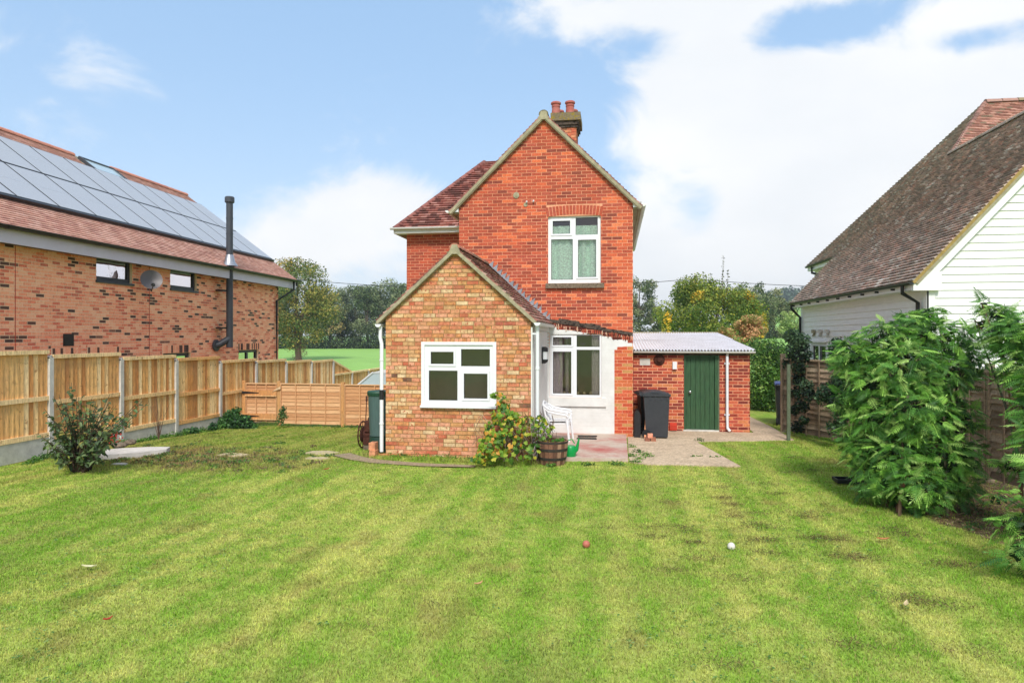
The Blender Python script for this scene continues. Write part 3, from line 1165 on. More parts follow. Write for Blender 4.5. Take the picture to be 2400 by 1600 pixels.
    mb.box(-5.45, -5.21, 17.74, Yb, -.4, 5.1)                        # left end
    mb.box(X0, X0 + .24, Yg + .24, 17.5, -.3, 5.2)                    # return of the projecting gable
    mb.build('outer_walls', M['mortar_r'], root)
    mb = MB()
    mb.box(X0 + .25, X1 - .25, Yg + .3, Yb - .3, 2.55, 2.7)
    mb.box(X0 + .25, X1 - .25, Yg + .3, Yb - .3, .05, .1)
    mb.box(X0 + .25, X1 - .25, 18.0, 18.1, .1, 5.2)
    mb.box(X0 + .25, X1 - .25, Yg + .3, Yb - .3, 5.2, 5.25)
    mb.build('floors', M['inner'], root)
    # set back wing on the left
    FW = (V(0, 17.5, 0), FU, FV, FN)
    wing = slab('wing_wall', FW, (-5.45, X0, -.4, 5.02), [], [], .24, M['mortar_r'], root)

    def colw(rnd, u, v):
        return rnd.choice((0, 1, 2, 3, 0, 1, 9, 3, 4, 2))
    pieces('brick', 'brickwork', course(-5.45, X0, .02, 5.0, [], [], colw, L=.2215, H=.0652, J=.0115, proud=.002, jit=.002, seed=8), FW, M['brick'], wing, 20, pal)
    # ---- roofs
    tp = [lin(150, 92, 84, .75), lin(168, 104, 94, .75), lin(132, 80, 74, .7), lin(176, 120, 108, .75), lin(116, 74, 68, .7), lin(190, 138, 128, .75)]
    mossc = [lin(122, 112, 80, .6)]
    roof = empty('roof', (apx, 20, apz))
    setp(roof, root)
    WM[roof.name] = Matrix.Translation((apx, 20, apz))
    # the part hierarchy keeps world coordinates
    L = math.hypot(1, m)
    for sgn, ex in ((1, .62), (-1, -3.88)):
        half = abs(ex - apx)
        Ls = half * L
        U = V(0, 1, 0)
        W = V(-sgn, 0, m).normalized()
        N = V(sgn * m, 0, 1).normalized()
        O = V(ex, Yg - .10, apz - m * half + .0)
        FR = (O, U, W, N)
        mb = MB()
        mb.fbox(FR, .0, Yb - Yg + .2, 0, Ls, -.09, 0)
        mb.build('roof_slope', M['cement'], roof)
        lst = tiles(0, Yb - Yg + .2, 0, Ls, [], 6, g=.1, seed=12 + sgn)
        pieces('tile', 'tiles', lst, FR, M['tile'], roof, 25, tp + mossc)
        # verge: mortar bed and pale barge strip
        mb = MB()
        mb.fbox(FR, -.015, .05, -.02, Ls + .0, -.07, -.014)
        mb.build('verge_board', M['cement'], roof)
        # boxed eave end
        xa, xb = (X1 + .005, .60) if sgn > 0 else (-3.86, X0 - .005)
        mb = MB()
        mb.prism([V(xa, Yg - .06, 5.27), V(xb, Yg - .06, 5.27), V(xb, Yg - .06, 5.50 if sgn < 0 else 5.32), V(xa, Yg - .06, 5.32 if sgn < 0 else 5.50)], V(0, .03, 0))
        mb.build('eave_box_end', M['upvc'], roof)
        mb = MB()
        mb.box(min(xa, xb), max(xa, xb), Yg - .02, Yb, 5.24, 5.27)
        mb.box(xb - .01, xb + .01, Yg - .02, Yb, 5.24, 5.40)
        mb.build('soffit', M['cement'], roof)
    gutter(root, V(.60, Yg - .08, 5.34), V(.60, Yb, 5.34), V(1, 0, 0), .06, M['painted'], joints=3)
    gutter(root, V(-3.86, Yg - .08, 5.31), V(-3.86, 17.1, 5.31), V(-1, 0, 0), .06, M['painted'])
    ridge('ridge_tile', (apx, Yg - .1, apz + .02), (apx, Yb, apz + .02), .11, .32, M['tile'], roof, mossc[0], col2=tp[0])
    mb = MB(); mb.prism([V(apx - .13, Yg - .117, apz - .13), V(apx, Yg - .117, apz - .145), V(apx + .13, Yg - .117, apz - .13), V(apx + .06, Yg - .117, apz + .05), V(apx - .06, Yg - .117, apz + .05)], V(0, .12, 0))
    mb.build('verge_apex', M['cement'], roof)
    # wing roof: slope facing the garden with a hip on its left
    ze = 5.12
    sl_ = 1.02
    O = V(-5.72, 17.18, ze)
    W = V(0, 1, sl_).normalized()
    N = V(0, -sl_, 1).normalized()
    FR = (O, V(1, 0, 0), W, N)
    Ls = 3.1
    kk = math.hypot(1, sl_)
    hpw = [(-1, 1 / kk * .93, 0)]
    mb = MB()
    pl = clip([(0, 0), (4.1, 0), (4.1, Ls), (0, Ls)], hpw)
    mb.prism([O + FR[1] * a + W * b for a, b in pl], N * -.09)
    # hipped end seen edge on, facing left, and the far slope
    hipu = V(-5.72 + Ls / kk * .93, 17.18 + Ls / kk, ze + Ls * sl_ / kk)
    mb.prism([V(-5.72, 17.18, ze), hipu, V(-5.72 + .02, 24.5, ze)], V(.05, 0, -.09))
    mb.prism([hipu, V(-1.7, hipu.y, hipu.z), V(-1.7, 24.2, ze), V(-5.7, 24.5, ze)], V(0, 0, -.09))
    mb.build('wing_roof_slope', M['cement'], roof)
    pieces('tile', 'tiles', tiles(0, 4.1, 0, Ls, hpw, 6, g=.105, seed=5, t0=.05, t1=.004, wob=.002), FR, M['tile'], roof, 90, tp)
    ridge('hip_tile', V(-5.70, 17.2, ze + .02), hipu + V(0, 0, .02), .085, .26, M['tile'], roof, tp[2], n=5, col2=tp[0])
    mb = MB()
    mb.box(-5.70, X0 - .2, 17.2, 17.5, ze - .11, ze - .09)
    mb.box(-5.70, X0 - .2, 17.19, 17.21, ze - .12, ze + .03)
    mb.box(-5.71, -5.69, 17.2, 22, ze - .12, ze + .03)
    mb.build('fascia', M['painted'], roof)
    gutter(root, V(-5.78, 17.19, ze + .02), V(X0 - .03, 17.19, ze + .02), V(0, -1, 0), .055, M['painted'], joints=1)
    mb = MB(); mb.tube([V(X0 - .05, 17.1, 5.1), V(X0 - .05, 17.25, 4.95), V(X0 - .05, 17.42, 4.85), V(X0 - .05, 17.42, .0)], .034)
    mb.build('downpipe', M['painted'], root, smooth=True)

    # chimney
    cx0, cx1, cy0, cy1 = -1.66, -1.06, 19.3, 20.2
    ch = MB()
    ch.box(cx0 + .012, cx1 - .012, cy0 + .012, cy1 - .012, 6.6, 8.22)
    chim = ch.build('chimney', M['mortar_r'], root)
    FC = (V(0, cy0 + .012, 0), FU, FV, FN)
    cp = [lin(206, 110, 80, .85), lin(190, 92, 66, .85), lin(216, 140, 104, .8), lin(150, 100, 76, .7), lin(120, 96, 74, .6)]
    pieces('brick', 'brickwork', course(cx0, cx1, 6.7, 8.2, [], [], lambda r_, u, v: r_.randrange(5), L=.215, H=.064, J=.012, proud=.012, seed=2), FC, M['brickx'], chim, 26, cp)
    mb = MB()
    FCr = (V(cx1 - .012, 0, 0), V(0, 1, 0), FV, V(1, 0, 0))
    for it in course(cy0, cy1, 6.7, 8.2, [], [], lambda r_, u, v: r_.randrange(5), L=.215, H=.064, J=.012, proud=.012, seed=2):
        mb.prism([FCr[0] + FCr[1] * a + FV * b + FCr[3] * it[3] for a, b in it[0]], FCr[3] * -it[3], cp[it[2]])
    mb.build('side_brickwork', M['brickx'], chim, kind='stuff')
    for i, (e, z0, z1, mt) in enumerate(((.035, 8.20, 8.27, 'rust'), (.07, 8.27, 8.38, 'oldflash'), (.12, 8.38, 8.60, 'moss'))):
        mb = MB(); mb.box(cx0 - e, cx1 + e, cy0 - e, cy1 + e, z0, z1)
        mb.build('chimney_course', M[mt] if mt != 'rust' else M['oldflash'], chim)
    for px, yy in ((1303, 19.5), (1336, 19.5), (1303, 19.95), (1336, 19.95)):
        p = atY(px, 260, 19.5)
        x = p.x + (0.0 if yy < 19.6 else .06)
        mb = MB()
        hh = 0 if yy < 19.6 else -.1
        mb.lathe((x, yy, 8.58), [(.135, 0), (.125, .1), (.112, .27 + hh), (.125, .275 + hh), (.125, .30 + hh), (.115, .305 + hh), (.118, .34 + hh), (.145, .36 + hh), (.145, .40 + hh), (.125, .42 + hh), (.10, .42 + hh), (.10, .30 + hh)], 18, cap=False)
        mb.build('chimney_pot', M['terracotta'], chim, smooth=True)

    # ---- extension
    E0, E1, Ye = -4.40, -1.555, 12.78
    FE = (V(0, Ye, 0), FU, FV, FN)
    wE = (-3.66, -2.235, .975, 2.19)
    ax_, az_, me_ = -3.01, 4.02, .90
    hpe = [(me_, 1, az_ - .08 + me_ * ax_), (-me_, 1, az_ - .08 - me_ * ax_)]
    ext = slab('extension_wall', FE, (E0, E1, -.08, 4.1), [wE], hpe, .22, M['mortar_y'], root)
    pe = [lin(212, 164, 116, .8), lin(222, 186, 140, .8), lin(216, 150, 112, .82), lin(206, 126, 92, .82), lin(194, 104, 76, .82), lin(206, 138, 88, .82),
          lin(226, 194, 152, .8), lin(180, 100, 78, .8), lin(222, 158, 126, .82), lin(204, 148, 96, .8), lin(124, 88, 70, .7), lin(214, 140, 108, .82)]
    wts = (12, 8, 13, 9, 4, 12, 6, 2, 11, 12, 1, 9)

    def cole(rnd, u, v):
        return rnd.choices(range(12), wts)[0]
    hE = [wE, (wE[0] - .02, wE[1] + .02, wE[3], wE[3] + .108)]
    lst = course(E0, E1, -.02, 3.95, hE, hpe, cole, bond='mixed', L=.222, H=.065, J=.0125, proud=.004, jit=.005, seed=6, wob=.002)
    # soldier course of half bricks over the window
    u = wE[0] + .0
    rnd = random.Random(4)
    while u < wE[1] - .05:
        lst.append(([(u, wE[3] + .006), (u + .067, wE[3] + .006), (u + .067, wE[3] + .102), (u, wE[3] + .102)], True, cole(rnd, 0, 0), .01, .01, wE[3], wE[3] + .1))
        u += .079
    pieces('brick', 'brickwork', lst, FE, M['brickx'], ext, 300, pe)
    wx = window(root, FE, *wE, [(.116, .432, .132, .324), (.533, .926, .089, .357), (.088, .484, .429, .90), (.573, .895, .472, .863)], recess=-.012, sash=(0, 3))
    mb = MB()
    for r in minus((wE[0] - .02, wE[1] + .02, wE[2] - .02, wE[3] + .03), [(wE[0] + .045, wE[1] - .045, wE[2] + .06, wE[3] - .03)]):
        mb.fbox(FE, *r, .0, .040)
    mb.fbox(FE, wE[0] - .03, wE[1] + .02, wE[2] - .015, wE[2] + .03, .0, .085)
    mb.build('frame_trim', M['upvc'], wx)
    # side wall, painted white boards
    mb = MB()
    mb.box(E1 - .2, E1, Ye + .22, Yg, -.08, 2.62)
    mb.box(E0, E0 + .2, Ye + .22, 17.5, -.3, 2.62)
    mb.build('extension_side_walls', M['painted'], root)
    mb = MB()
    mb.box(E0 + .2, E1 - .2, Ye + .25, 17.4, 0.02, .06)
    mb.box(E0 + .2, E1 - .2, 14.2, 14.3, .06, 2.6)
    mb.box(E0 + .2, E1 - .2, Ye + .25, 17.4, 2.6, 2.64)
    mb.build('extension_room', M['inner'], root)
    for i in range(17):
        mb = MB()
        y0 = Ye + .30 + i * .16
        mb.box(E1 + .001, E1 + .018, y0, y0 + .154, .0, 2.42)
        mb.build('side_board', M['painted'], root)
    mb = MB(); mb.box(E1 + .002, E1 + .05, Ye + .2, Yg, 2.44, 2.58)
    mb.build('extension_fascia', M['painted'], root)
    # corner post strips beside the brick face
    mb = MB(); mb.box(E1 + .0, E1 + .028, Ye - .005, Ye + .03, -.05, 2.5)
    mb.build('corner_strip', M['painted'], root)
    # extension roof
    er = empty('extension_roof', (ax_, 14, az_))
    setp(er, root)
    WM[er.name] = Matrix.Translation((ax_, 14, az_))
    ept = [lin(160, 104, 92, .75), lin(142, 92, 82, .72), lin(180, 130, 116, .75), lin(196, 158, 146, .7), lin(120, 78, 70, .7), lin(150, 132, 104, .6)]
    for sgn, ex, yb in ((1, -1.44, Yg), (-1, -4.56, 17.5)):
        half = abs(ex - ax_)
        LL = math.hypot(1, me_)
        Ls = half * LL
        FR = (V(ex, Ye - .09, az_ - me_ * half), V(0, 1, 0), V(-sgn, 0, me_).normalized(), V(sgn * me_, 0, 1).normalized())
        mb = MB(); mb.fbox(FR, .0, yb - Ye + .09, 0, Ls, -.07, 0)
        mb.build('roof_slope', M['cement'], er)
        pieces('tile', 'tiles', tiles(0, yb - Ye + .09, 0, Ls, [], 6, g=.1, seed=30 + sgn, t0=.036), FR, M['tile'], er, 140 if sgn > 0 else 20, ept)
        mb = MB(); mb.fbox(FR, -.012, .05, -.03, Ls + .0, -.062, -.012)
        mb.build('verge_board', M['cement'], er)
    ridge('ridge_tile', (ax_, Ye - .1, az_ + .02), (ax_, Yg, az_ + .02), .1, .32, M['tile'], er, lin(186, 122, 100, .75), col2=lin(150, 120, 100, .65))
    mb = MB(); mb.prism([V(ax_ - .12, Ye - .104, az_ - .12), V(ax_, Ye - .104, az_ - .13), V(ax_ + .12, Ye - .104, az_ - .12), V(ax_ + .05, Ye - .104, az_ + .05), V(ax_ - .05, Ye - .104, az_ + .05)], V(0, .1, 0))
    mb.build('verge_apex', M['cement'], er)
    # stepped lead flashing against the gable
    mb = MB()
    a, b = V(ax_ + .06, Yg - .01, az_ + .0), V(-1.50, Yg - .01, az_ - me_ * (-1.50 - ax_))
    n = 15
    rnd = random.Random(3)
    for i in range(n):
        p, q = a.lerp(b, i / n), a.lerp(b, (i + 1) / n)
        h = rnd.uniform(.08, .16)
        tip = V(p.x + rnd.uniform(.10, .16), Yg - rnd.uniform(.02, .05), p.z + h * .75)
        mb.prism([p + V(0, 0, .0), q, tip], V(0, .012, 0))
        o2 = q + V(-.04, -.07, -.0)
        mb.prism([p + V(0, 0, .045), q + V(0, 0, .045), o2 + V(0, -.05, .06), p + V(-.04, -.1, .06)], V(0, 0, -.01))
    mb.build('stepped_flashing', M['lead'], er)
    # gutters and pipes
    gutter(root, V(E1 + .07, Ye - .12, 2.58), V(E1 + .07, Yg - .02, 2.58), V(1, 0, 0), .06, M['upvc'])
    gutter(root, V(E0 - .06, Ye - .12, 2.56), V(E0 - .06, 17.4, 2.56), V(-1, 0, 0), .06, M['upvc'])
    mb = MB(); mb.tube([V(E1 + .12, Ye + .02, 2.54), V(E1 + .12, Ye + .02, .06)], .036, 12)
    for z in (1.7, .7): mb.lathe((E1 + .12, Ye + .02, z), [(.044, 0), (.044, .05)], 12)
    mb.box(E1 + .0, E1 + .13, Ye, Ye + .05, 2.36, 2.39)
    mb.build('downpipe', M['upvc'], root, smooth=True)
    mb = MB(); mb.tube([V(E0 - .10, Ye - .03, 2.52), V(E0 - .10, Ye - .03, 2.30), V(E0 - .07, Ye - .05, 2.18), V(E0 - .07, Ye - .05, .09)], .037, 12)
    for z in (1.85, .62): mb.lathe((E0 - .07, Ye - .05, z), [(.045, 0), (.045, .03)], 12)
    dp = mb.build('downpipe', M['upvc'], root, smooth=True)
    mb = MB(); mb.lathe((E0 - .07, Ye - .05, 1.10), [(.042, 0), (.042, .19)], 12)
    mb.build('black_band', M['black'], dp)
    # bulkhead light on the white side wall
    lp = empty('wall_lamp', (E1 + .05, 14.6, 1.9)); setp(lp, root); WM[lp.name] = Matrix.Translation((E1 + .05, 14.6, 1.9))
    mb = MB(); mb.lathe((E1 + .018, 14.6, 1.92), [(.13, 0), (.13, .03)], 16, axis=V(1, 0, 0))
    o = mb.build('lamp_base', M['black'], lp)
    for z0, z1 in ((2.0, 2.10), (1.74, 1.83)):
        mb = MB(); mb.lathe((E1 + .05, 14.6, z0), [(.10, 0), (.095, (z1 - z0) * .7), (.05, z1 - z0)] if z0 > 1.9 else [(.04, 0), (.09, (z1 - z0) * .4), (.10, z1 - z0)], 14)
        mb.build('lamp_guard', M['black'], lp, smooth=True)
    mb = MB(); mb.lathe((E1 + .05, 14.6, 1.83), [(.085, 0), (.085, .17)], 14)
    mb.build('lamp_glass', M['upvc'], lp, smooth=True)
    # brick plinth under the corner
    mb = MB(); mb.box(E0 - .12, E0 + .5, Ye - .1, Ye + .0, -.05, .05, pe[5])
    mb.build('corner_plinth', M['brickx'], root)


build_house()


# ------------------------------------------------------------------ outhouse
def build_shed():
    root = empty('brick_outhouse', (1.8, 17.05, 0), 'low brick outhouse with green door and pale corrugated roof', 'outhouse')
    Y = 17.05
    F = (V(0, Y, 0), V(1, 0, 0), V(0, 0, 1), V(0, -1, 0))
    x0, x1 = .46, 3.21
    d0, d1 = atY(1603, 900, Y).x, atY(1683, 900, Y).x
    door = (d0, d1, .0, 1.95)
    wall = slab('front_wall', F, (x0, x1, -.05, 1.86), [door], [], .22, M['mortar_r'], root)
    pal = [lin(160, 66, 50, .8), lin(178, 78, 56, .85), lin(146, 58, 48, .8), lin(198, 92, 62, .85), lin(206, 104, 74, .85), lin(186, 84, 66, .8), lin(132, 56, 48, .75), lin(214, 132, 84, .8)]

    def cf(rnd, u, v):
        if u > d1: return rnd.choices(range(8), (6, 6, 6, 3, 2, 4, 2, 1 + (v < .7) * 5))[0]
        if .9 < u < 1.6 and rnd.random() < .18 + .25 * (v > 1.6): return 7
        return rnd.choices(range(8), (5, 4, 6, 4, 4, 4, 3, 2))[0]
    pieces('brick', 'brickwork', course(x0, x1, .0, 1.86, [door], [], cf, L=.219, H=.060, J=.018, proud=.003, seed=15), F, M['brick'], wall, 300, pal)
    mb = MB()
    mb.box(x1 - .22, x1, Y + .22, 22.8, -.05, 2.0)
    mb.box(x0, x0 + .2, Y + .22, 22.8, -.05, 2.0)
    mb.box(x0, x1, 22.6, 22.8, -.05, 2.25)
    mb.build('side_walls', M['mortar_r'], root)
    mb = MB()
    FS = (V(x1, 0, 0), V(0, 1, 0), V(0, 0, 1), V(1, 0, 0))
    for it in course(Y, 22.8, .0, 1.95, [], [], cf, L=.222, H=.063, J=.015, proud=.006, seed=16):
        mb.prism([FS[0] + FS[1] * a + FS[2] * b + FS[3] * it[3] for a, b in it[0]], FS[3] * -it[3], pal[it[2]])
    mb.build('side_brickwork', M['brick'], root, kind='stuff')
    # patched render by the eaves
    p = atY(1512, 848, Y)
    mb = MB(); mb.fbox(F, p.x - .13, p.x + .12, p.z - .08, p.z + .08, .0, .012)
    mb.build('render_patch', M['patio'] if False else M['concrete'], wall, label='pale patch of render under the eaves')
    # door frame, leaf, threshold
    mb = MB()
    mb.fbox(F, d0 - .0, d0 + .045, 0, 1.86, -.1, .012); mb.fbox(F, d1 - .075, d1, 0, 1.86, -.1, .012); mb.fbox(F, d0 + .045, d1 - .075, 1.82, 1.86, -.1, .012)
    dr = mb.build('door', M['green'], root)
    n = 6
    for i in range(n):
        a = d0 + .05 + (d1 - d0 - .13) * i / n
        b = d0 + .05 + (d1 - d0 - .13) * (i + 1) / n
        mb = MB(); mb.fbox(F, a + .004, b - .004, .06, 1.815, -.06, -.03)
        mb.build('door_board', M['green'], dr)
    mb = MB(); mb.fbox(F, d0 + .05, d1 - .08, .05, 1.82, -.07, -.058)
    mb.build('door_back', M['green'], dr)
    p = atY(1617, 918, Y)
    mb = MB(); mb.lathe((p.x, Y - .0, p.z), [(.03, 0), (.012, .01), (.012, .03), (.03, .04), (.03, .055), (.015, .065)], 12, axis=V(0, -1, 0))
    mb.build('handle', M['steel'], dr, smooth=True)
    mb = MB(); mb.box(d0 - .02, d1 + .02, Y - .05, Y + .15, -.02, .055)
    mb.build('threshold', M['concrete'], root)
    mb = MB(); mb.fbox(F, d1, d1 + .03, 0, 1.86, -.02, .02)
    mb.build('door_stop', M['postgreen'], root)
    # corrugated roof: two rows of sheets
    ze, zb = 1.995, 2.40
    y0, y1 = Y - .17, 23.0
    pitch = .076
    sheets = [(x0 - .02, x0 + 1.0), (x0 + 1.0, x0 + 1.95), (x0 + 1.95, x1 + .10)]
    for (ya, yb, dz) in ((y0, (y0 + y1) * .5 + .1, .0), ((y0 + y1) * .5 - .05, y1, .022)):
        ya, yb = ya, yb
        for a, b in sheets:
            mb = MB()
            nseg = int((b - a) / pitch * 6)
            pts = []
            for yy in (ya, yb):
                zz = ze + (zb - ze) * (yy - y0) / (y1 - y0) + dz
                for k in range(nseg + 1):
                    x = a + (b - a) * k / nseg
                    pts.append(V(x, yy, zz + .022 * math.sin(2 * math.pi * (x - x0) / pitch)))
            for yy in (ya, yb):
                zz = ze + (zb - ze) * (yy - y0) / (y1 - y0) + dz - .008
                for k in range(nseg + 1):
                    x = a + (b - a) * k / nseg
                    pts.append(V(x, yy, zz + .022 * math.sin(2 * math.pi * (x - x0) / pitch)))
            m_ = nseg + 1
            fs = [(k, k + 1, m_ + k + 1, m_ + k) for k in range(nseg)] + [(2 * m_ + k, 2 * m_ + k + 1, 3 * m_ + k + 1, 3 * m_ + k) for k in range(nseg)]
            fs += [(k, k + 1, 2 * m_ + k + 1, 2 * m_ + k) for k in range(nseg)]
            mb.add(pts, fs, (1, 1, 1))
            mb.build('roof_sheet', M['corr'], root, smooth=True)
    mb = MB(); mb.box(x0, x1 + .08, y1 - .08, y1 + .08, zb - .02, zb + .05)
    mb.build('roof_edge_mortar', M['cement'], root)
    mb = MB(); mb.box(x0, x1, Y - .02, Y + .2, 1.862, 1.95)
    mb.build('wall_plate', M['oldflash'], root)
    gutter(root, V(x0, y0 + .06, ze - .035), V(x1 + .10, y0 + .06, ze - .035), V(0, -1, 0), .05, M['painted'])
    p = atY(1704, 900, Y - .06)
    mb = MB(); mb.tube([V(p.x, Y - .14, 1.92), V(p.x, Y - .08, 1.85), V(p.x, Y - .08, .35), V(p.x + .01, Y - .08, .12), V(p.x + .06, Y - .12, .05)], .034, 12)
    for z in (1.65, .42): mb.fbox(F, p.x - .06, p.x + .06, z, z + .03, .02, .06)
    mb.build('downpipe', M['upvc'], root, smooth=True)
    p = atY(1545, 843, Y)
    mb = MB(); mb.lathe((p.x, Y - .005, p.z), [(.13, 0), (.135, .02), (.10, .05), (.06, .055), (.05, .09), (.02, .095)], 18, axis=V(0, -1, 0))
    mb.build('round_iron_cover', M['rust'], root, smooth=True, label='round rusty iron fitting under the gutter')
    p = atY(1581, 855, Y)
    mb = MB(); mb.fbox(F, p.x - .05, p.x + .05, p.z - .1, p.z + .08, .005, .07)
    mb.build('white_box', M['upvc'], root)
    p = atY(1578, 997, Y)
    mb = MB()
    mb.prism([V(p.x - .09, Y - .03, p.z + .08), V(p.x + .08, Y - .03, p.z + .08), V(p.x + .08, Y - .12, p.z + .02), V(p.x - .09, Y - .12, p.z + .02)], V(0, 0, -.12))
    mb.build('vent_cowl', M['redbox'], root, label='small red box low on the wall')


build_shed()


# ------------------------------------------------------------------ modern house on the left
TH = R(2.53)
LA = V(-math.sin(TH), math.cos(TH), 0)
LB = V(math.cos(TH), math.sin(TH), 0)


def LP(a, b, z):
    return LA * a + LB * b + V(0, 0, z)


def build_left():
    wb = -11.72
    root = empty('modern_brick_house', LP(25.24, wb, -1), 'modern pink brick house with solar panels covering its tiled roof', 'house', rz=TH)
    # U runs towards the camera so that U x V = N
    F = (LP(25.24, wb, 0), LA * -1, V(0, 0, 1), LB)
    AE = 25.24

    def ar(a0, a1, z0, z1):
        return (AE - a1, AE - a0, z0, z1)
    ups = [ar(15.36, 16.68, 3.66, 4.26), ar(18.33, 19.67, 3.66, 4.26)]
    low = [ar(14.0, 14.80, .6, 1.83), ar(15.10, 16.2, .6, 1.83), ar(18.0, 19.34, .6, 1.83), ar(22.2, 23.62, .6, 1.83)]
    holes = ups + low
    Umax = AE - 9.0
    wall = slab('side_wall', F, (0, Umax, -1.2, 4.45), holes, [], .3, M['mortar_n'], root)
    pal = [lin(232, 148, 114, .88), lin(236, 162, 126, .88), lin(226, 134, 102, .86), lin(238, 174, 138, .88), lin(232, 154, 120, .86), lin(216, 118, 90, .86),
           lin(104, 74, 62, .7), lin(86, 64, 56, .7), lin(140, 92, 74, .75), lin(200, 110, 86, .85)]

    def cf(rnd, u, v):
        f = fbm(np.array([u * .6]), np.array([v * 2.2]), 2.2, 88)[0]
        if rnd.random() < .02 + max(0, f - .46) * 1.15: return rnd.choice((6, 7, 8, 6))
        return rnd.choice((0, 1, 2, 3, 4, 5, 9, 1, 4, 3))
    sold = [(h[0] - .05, h[1] + .05, h[3], h[3] + .235) for h in low]
    lst = course(0, Umax, -.2, 4.4, holes + sold, [], cf, L=.213, H=.0605, J=.0145, proud=.002, jit=.002, seed=21)
    lst = [it for it in lst if it[0][0][1] > .9]
    rnd = random.Random(7)
    for h in low:
        u = h[0] - .04
        while u < h[1]:
            lst.append(([(u, h[3] + .01), (u + .065, h[3] + .01), (u + .065, h[3] + .225), (u, h[3] + .225)], True, rnd.choice((1, 3, 4, 1, 6, 7, 3)), .008, .008, h[3], h[3] + .22))
            u += .078
    pieces('brick', 'brickwork', lst, F, M['brickm'], wall, 300, pal)
    for a in (12.99, 17.38):
        mb = MB(); mb.fbox(F, AE - a - .006, AE - a + .006, .0, 4.4, .004, .0105)
        mb.build('movement_joint', M['redbox'], wall)
    # gable end wall away from the camera and back wall
    mb = MB()
    for q in ([(wb, 0), (-20.3, 0)],):
        mb.prism([LP(AE, wb, -1.2), LP(AE, -20.3, -1.2), LP(AE, -20.3, 4.45), LP(AE, -16, 7.75), LP(AE, wb, 4.45)], LA * -.3)
    mb.prism([LP(9, -20.3, -1.2), LP(AE, -20.3, -1.2), LP(AE, -20.3, 4.45), LP(9, -20.3, 4.45)], LB * .3)
    mb.prism([LP(9, wb - .3, -1.2), LP(9, -20.0, -1.2), LP(9, -20.0, 4.45), LP(9, -16, 7.75), LP(9, wb - .3, 4.45)], LA * .3)
    mb.build('end_walls', M['mortar_n'], root)
    mb = MB()
    mb.prism([LP(9.4, wb - .4, 2.3), LP(AE - .4, wb - .4, 2.3), LP(AE - .4, -19.8, 2.3), LP(9.4, -19.8, 2.3)], V(0, 0, -.2))
    mb.build('upper_floor', M['inner'], root)
    for i, h in enumerate(ups):
        wn = window(root, F, *h, [(.07, .93, .10, .80)], recess=.07, frame_m=M['anth'], glass=M['panehi'])
        mb = MB(); mb.fbox(F, h[0] - .03, h[1] + .03, h[2] - .035, h[2] + .02, -.06, .05)
        mb.build('sill', M['anth'], wn)
        mb = MB(); mb.fbox(F, h[0] + .02, h[1] - .02, h[2] + .05, h[3] - .05, -.30, -.28)
        mb.build('blind', M['curtain_w'], wn)
    for i, h in enumerate(low):
        window(root, F, *h, [(.07, .46, .07, .95), (.54, .93, .07, .95)], recess=.06, frame_m=M['anth'], glass=M['panehi'])
    # roof
    cph, sph = .8018, .5976
    be, ze = -11.30, 4.50
    W = (LB * -cph + V(0, 0, sph))
    N = (LB * sph + V(0, 0, cph))
    A0, A1 = 8.5, 26.1
    FR = (LP(A1, be, ze), LA * -1, W, N)
    LR = A1 - A0
    rf = empty('roof', LP(20, -14, 6)); setp(rf, root); WM[rf.name] = Matrix.Translation(LP(20, -14, 6))
    mb = MB()
    mb.fbox(FR, 0, LR, 0, 5.9, -.12, 0)
    W2 = (LB * -cph - V(0, 0, sph))
    ro = FR[0] + W * 5.9
    mb.prism([ro, ro + FR[1] * LR, ro + FR[1] * LR + W2 * 5.9, ro + W2 * 5.9], V(0, 0, -.12))
    mb.build('roof_slope', M['cement'], rf)
    tp = [lin(194, 146, 128, .82), lin(200, 154, 137, .82), lin(188, 138, 121, .82), lin(206, 162, 146, .82), lin(180, 130, 116, .8)]
    sk = (A1 - 21.55, A1 - 19.97, 4.82, 5.72)
    lst = tiles(0, LR, 0, 1.42, [], 5, g=.1, seed=41, t0=.026, t1=.008, wob=.002, weights=None) + \
        [t for t in tiles(0, LR, 4.85, 5.88, [], 5, g=.1, seed=42, t0=.026, t1=.008, wob=.002) if not (sk[0] - .05 < t[0][0][0] < sk[1])]
    lst += tiles(0, .25, 1.42, 4.85, [], 5, g=.1, seed=43)
    pieces('tile', 'tiles', lst, FR, M['tile'], rf, 300, tp)
    top = FR[0] + W * 5.9
    for a, b in ((0.0, sk[0] - .1), (sk[1] + .05, LR)):
        ridge('ridge_tile', top + FR[1] * a + V(0, 0, .0), top + FR[1] * b, .13, .45, M['tile'], rf, lin(204, 134, 112, .8), col2=lin(190, 122, 104, .8))
    # skylight
    mb = MB()
    for r in minus(sk, [(sk[0] + .07, sk[1] - .07, sk[2] + .0, sk[3] - .07)]):
        mb.fbox(FR, *r, 0, .10)
    s_ = mb.build('skylight', M['anth'], rf)
    mb = MB(); mb.fbox(FR, sk[0] + .07, sk[1] - .07, sk[2], sk[3] - .07, .03, .07)
    mb.build('pane', M['carglass'], s_)
    # solar panels: two rows of portrait panels
    pw, phh = 1.225, 1.83
